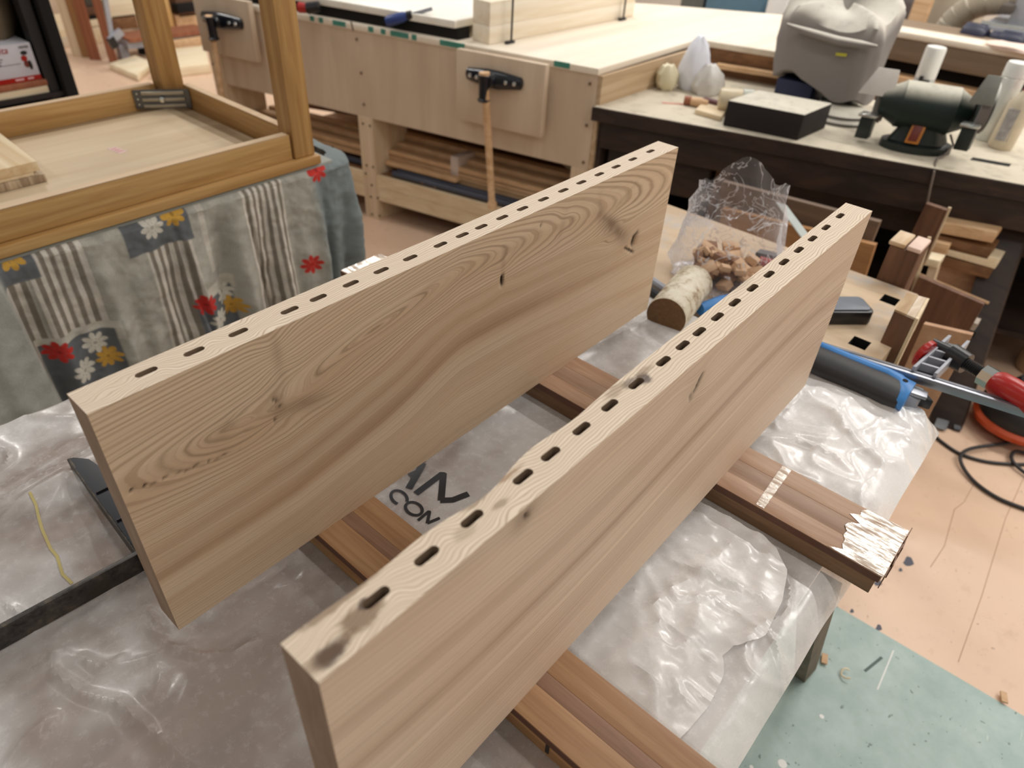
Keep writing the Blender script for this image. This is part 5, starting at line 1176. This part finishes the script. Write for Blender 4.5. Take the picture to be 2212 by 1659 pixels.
# odds and ends beside the bag
single('red_black_clamp', MB().tube([Z(1640,566,.70), Z(1700,582,.70)], .014, 10), m_redp, 'red clamp grip behind the right board near the bag', 'clamp')
single('black_bar', MB().bar(Z(1636,548,.70), Z(1720,566,.70), (.012,0,0), (0,0,.008)), m_black, 'black bar lying behind the red clamp grip', 'bar')
ra, rb_ = Z(1752,528,.6835), PL(1687,440,(1.925,0,0),X1); single('steel_rule', MB().bar(ra, rb_, (0,.0155,0), (.0012,0,.001)), plain('rule_grey', srgb(196,204,200), .35, .3), 'pale steel rule leaning against the boards behind the bench', 'rule')
single('chisel', MB().tube([Z(1395,596,.69), Z(1442,628,.69)], .008, 8), m_greysteel, 'grey tool blade beside the worn cylinder', 'tool')
single('chisel', MB().tube([Z(1392,618,.69), Z(1440,652,.69)], .009, 8), m_black, 'black tool bar left of the worn cylinder', 'tool')
# black plastic clamp pad
kp = thing('black_pad', 'black plastic block with rounded front lying by the right board', 'block', Z(1815,705,.6805))
q0, q1, q2 = Z(1792,702,.6805), Z(1866,702,.6805), Z(1855,668,.6805); u_ = (q1-q0)/np.linalg.norm(q1-q0); v_ = np.array([-u_[1], u_[0], 0]); v_ = v_ if v_[0] > 0 else -v_
def rbox(c, ua, va, h, r, z0):
    pts = []
    for sx, sy, a0 in ((1,1,0),(-1,1,90),(-1,-1,180),(1,-1,270)):
        for k in range(5):
            a = R(a0+22.5*k); pts.append(c + u_*(sx*(ua-r)+r*math.cos(a)) + v_*(sy*(va-r)+r*math.sin(a)))
    return pts
cpd = (q0+q1)/2+v_*.032; P8 = rbox(cpd, .052, .032, 0, .012, 0); P8 = [(p[0],p[1],.6808) for p in P8]
part('body', MB().prism(P8, (0,0,.030)), m_black, kp, .003)
part('lid', MB().prism([(p[0],p[1],.7112) for p in rbox(cpd, .046, .026, 0, .010, 0)], (0,0,.003)), plain('grey_lid', srgb(110,116,126), .4), kp, .001)

# F clamp reaching out over the floor
fcl = thing('bar_clamp', 'steel bar clamp with a red handle reaching past the right edge of the bench', 'clamp', Z(2000,830,.70))
ba, bb = Z(1752,744,.742), Z(2290,912,.742); bdv = (bb-ba)/np.linalg.norm(bb-ba); bnv = np.array([bdv[1], -bdv[0], 0]); bnv = bnv if bnv[0] > 0 else -bnv
part('bar', MB().bar(ba, bb, bnv*.0085, UP*.008), m_steel, fcl, .0015); part('groove', MB().bar(ba+UP*.0081, bb+UP*.0081, bnv*.0012, UP*.0003), m_dsteel, fcl)
sa = Z(1992,812,.746); sb = Z(2066,742,.752)
av = (sb-sa)/np.linalg.norm(sb-sa)
for o_ in (-.017,.017): part('arm_flange', MB().bar(sa+bdv*o_, sb+bdv*o_*.9, bdv*.0028, UP*.013), m_greysteel, fcl, .001)
part('arm_web', MB().bar(sa-UP*.006, sb-UP*.006, bdv*.0135, UP*.003), m_black, fcl)
for k in range(4): P = sa+(sb-sa)*(.16+.2*k); part('arm_rib', MB().bar(P-bdv*.0138, P+bdv*.0138, av*.0025, UP*.011), m_greysteel, fcl)
sp0 = Z(2043,744,.756); sp1 = Z(2290,886,.756); sv = (sp1-sp0)/np.linalg.norm(sp1-sp0)
part('head', MB().tube([Z(2012,744,.756), Z(2062,768,.756)], [.0125,.0135], 14), m_black, fcl)
part('boss', MB().tube([Z(2052,765,.756), Z(2088,786,.756)], [.021,.019], 16), m_black, fcl)
tp_ = [Z(2086,785,.756)+(Z(2132,812,.756)-Z(2086,785,.756))*k/22 for k in range(23)]
part('spindle', MB().tube(tp_, [.0115 if k % 2 else .0092 for k in range(23)], 12), m_dsteel, fcl)
part('ferrule', MB().tube([Z(2122,808,.756), Z(2150,824,.756)], [.019,.019], 8), m_chrome, fcl)
part('handle', MB().tube([Z(2145,822,.756), Z(2155,828,.756), Z(2185,846,.756), Z(2230,872,.756), Z(2270,895,.756)], [.018,.022,.0235,.021,.016], 16), m_redp, fcl)
part('pad', MB().lathe(Z(1996,764,.752), (.25,1,.1), [(.004,-.007),(.026,-.005),(.027,.003),(.02,.007)], 20), m_redp, fcl)
part('pad_collar', MB().tube([Z(1998,750,.758), Z(2016,752,.758)], .007, 10), m_chrome, fcl)
part('fixed_arm', MB().bar(Z(1962,838,.730), Z(1985,868,.722), bdv*.020, UP*.010), m_black, fcl, .002)
part('fixed_flange', MB().bar(Z(1948,858,.722), Z(1984,874,.716), bdv*.004+bnv*.006, UP*.012), m_greysteel, fcl, .001)
part('jaw_plate', MB().obox(Z(1972,846,.735), bdv*.022, bnv*.010, UP*.003), m_steel, fcl, .001)
# blue and black handle lying along the bar
th_ = thing('moulded_tool', 'blue and black moulded tool handle lying along the steel clamp bar', 'handle', Z(1860,810,.70))
h0, h1 = Z(1742,768,.735), Z(1956,858,.735); hv = (h1-h0)/np.linalg.norm(h1-h0); hn = np.array([hv[1], -hv[0], 0]); hn = hn if hn[0] > 0 else -hn
Lh = np.linalg.norm(h1-h0); rings = []; rb = []
for a, w_, hh in ((0,.028,.014),(.03,.034,.020),(.3,.036,.021),(.6,.035,.020),(.85,.038,.020),(.97,.036,.018)):
    c_ = h0+hv*Lh*a; rings.append([c_+hn*w_*math.cos(q)+UP*hh*math.sin(q) for q in np.linspace(0,2*math.pi,18,endpoint=False)])
part('grip', MB().ring_loft(rings), m_rubber, th_)
for a, w0_, w1_ in ((-.02,.018,.036),(.25,.008,.041),(.55,.010,.041),(.75,.014,.042),(.88,.002,.042),(.95,-.034,.042),(1.02,-.038,.040)):
    c_ = h0+hv*Lh*a; mid_ = (w0_+w1_)/2; hw = (w1_-w0_)/2; rb.append([c_+hn*(mid_+hw*math.cos(q))+UP*(.002+.0195*math.sin(q)) for q in np.linspace(0,2*math.pi,18,endpoint=False)])
part('blue_spine', MB().ring_loft(rb), m_blue, th_)
part('hang_hole', MB().lathe(h0+hv*Lh*.93+hn*.013+UP*.0185, UP, [(.0045,0),(.0045,.0035)], 12), m_dark, th_)

# sander and cable on the floor at the right edge
so = Z(2190,915,.03); sd = thing('floor_sander', 'round black tool with an orange ring standing on the pink floor', 'tool', so*[1,1,0])
sb_ = so*[1,1,0]
part('orange_ring', MB().lathe(sb_+UP*.035, UP, [(.10,0),(.125,.004),(.128,.02),(.118,.03)], 40), m_orange, sd)
part('body', MB().lathe(sb_+UP*.0655, UP, [(.116,0),(.118,.03),(.10,.06),(.075,.09),(.05,.13)], 36), m_rubber, sd)
part('foot', MB().lathe(sb_+UP*.001, UP, [(.07,0),(.07,.0335)], 24), m_black, sd)
cab = [Z(2016,938,.006), Z(2035,955,.006), Z(2074,980,.006), Z(2130,997,.006), Z(2200,1003,.006), Z(2260,1000,.006)]
def smooth(p, n=10):
    p = [np.asarray(q) for q in p]; out = []
    for i in range(len(p)-1):
        a, b, c_, d = p[max(i-1,0)], p[i], p[i+1], p[min(i+2,len(p)-1)]
        for k in range(n):
            t_ = k/n; out.append(.5*((2*b)+(-a+c_)*t_+(2*a-5*b+4*c_-d)*t_**2+(-a+3*b-3*c_+d)*t_**3))
    return out+[p[-1]]
cable = thing('cable', 'black rubber cable looped on the pink floor at the right edge', 'cable', Z(2100,1000,0))
part('run', MB().tube(smooth(cab), .0052, 8), m_rubber, cable)
loop = [Z(2190,955,.018), Z(2140,962,.018), Z(2095,970,.018), Z(2075,985,.018), Z(2082,1012,.012), Z(2110,1045,.008), Z(2160,1078,.007), Z(2230,1105,.007)]
part('loop', MB().tube(smooth(loop), .0055, 8), m_rubber, cable)
loop2 = [Z(2235,985,.01), Z(2195,975,.014), Z(2185,990,.014), Z(2200,1010,.012), Z(2240,1040,.01)]
part('loop', MB().tube(smooth(loop2), .0055, 8), m_rubber, cable)
sf = Z(2035,925,.002); stp = thing('floor_bracket', 'black steel foot beside the dark table leg', 'stand', sf*[1,1,0])
part('prong', MB().bar(Z(2032,922,.01), Z(2060,855,.05), ds*.018, X1*.012), m_black, stp); part('prong', MB().bar(Z(2070,925,.01), Z(2072,870,.05), ds*.010, X1*.010), m_black, stp)
single('paint_tin', MB().lathe(Z(2240,800,.001), UP, [(.07,0),(.075,.01),(.075,.16),(.07,.165)], 26), plain('tin_beige', srgb(176,146,116), .5, 0, .1), 'beige tin at the right edge behind the dark table leg', 'tin')
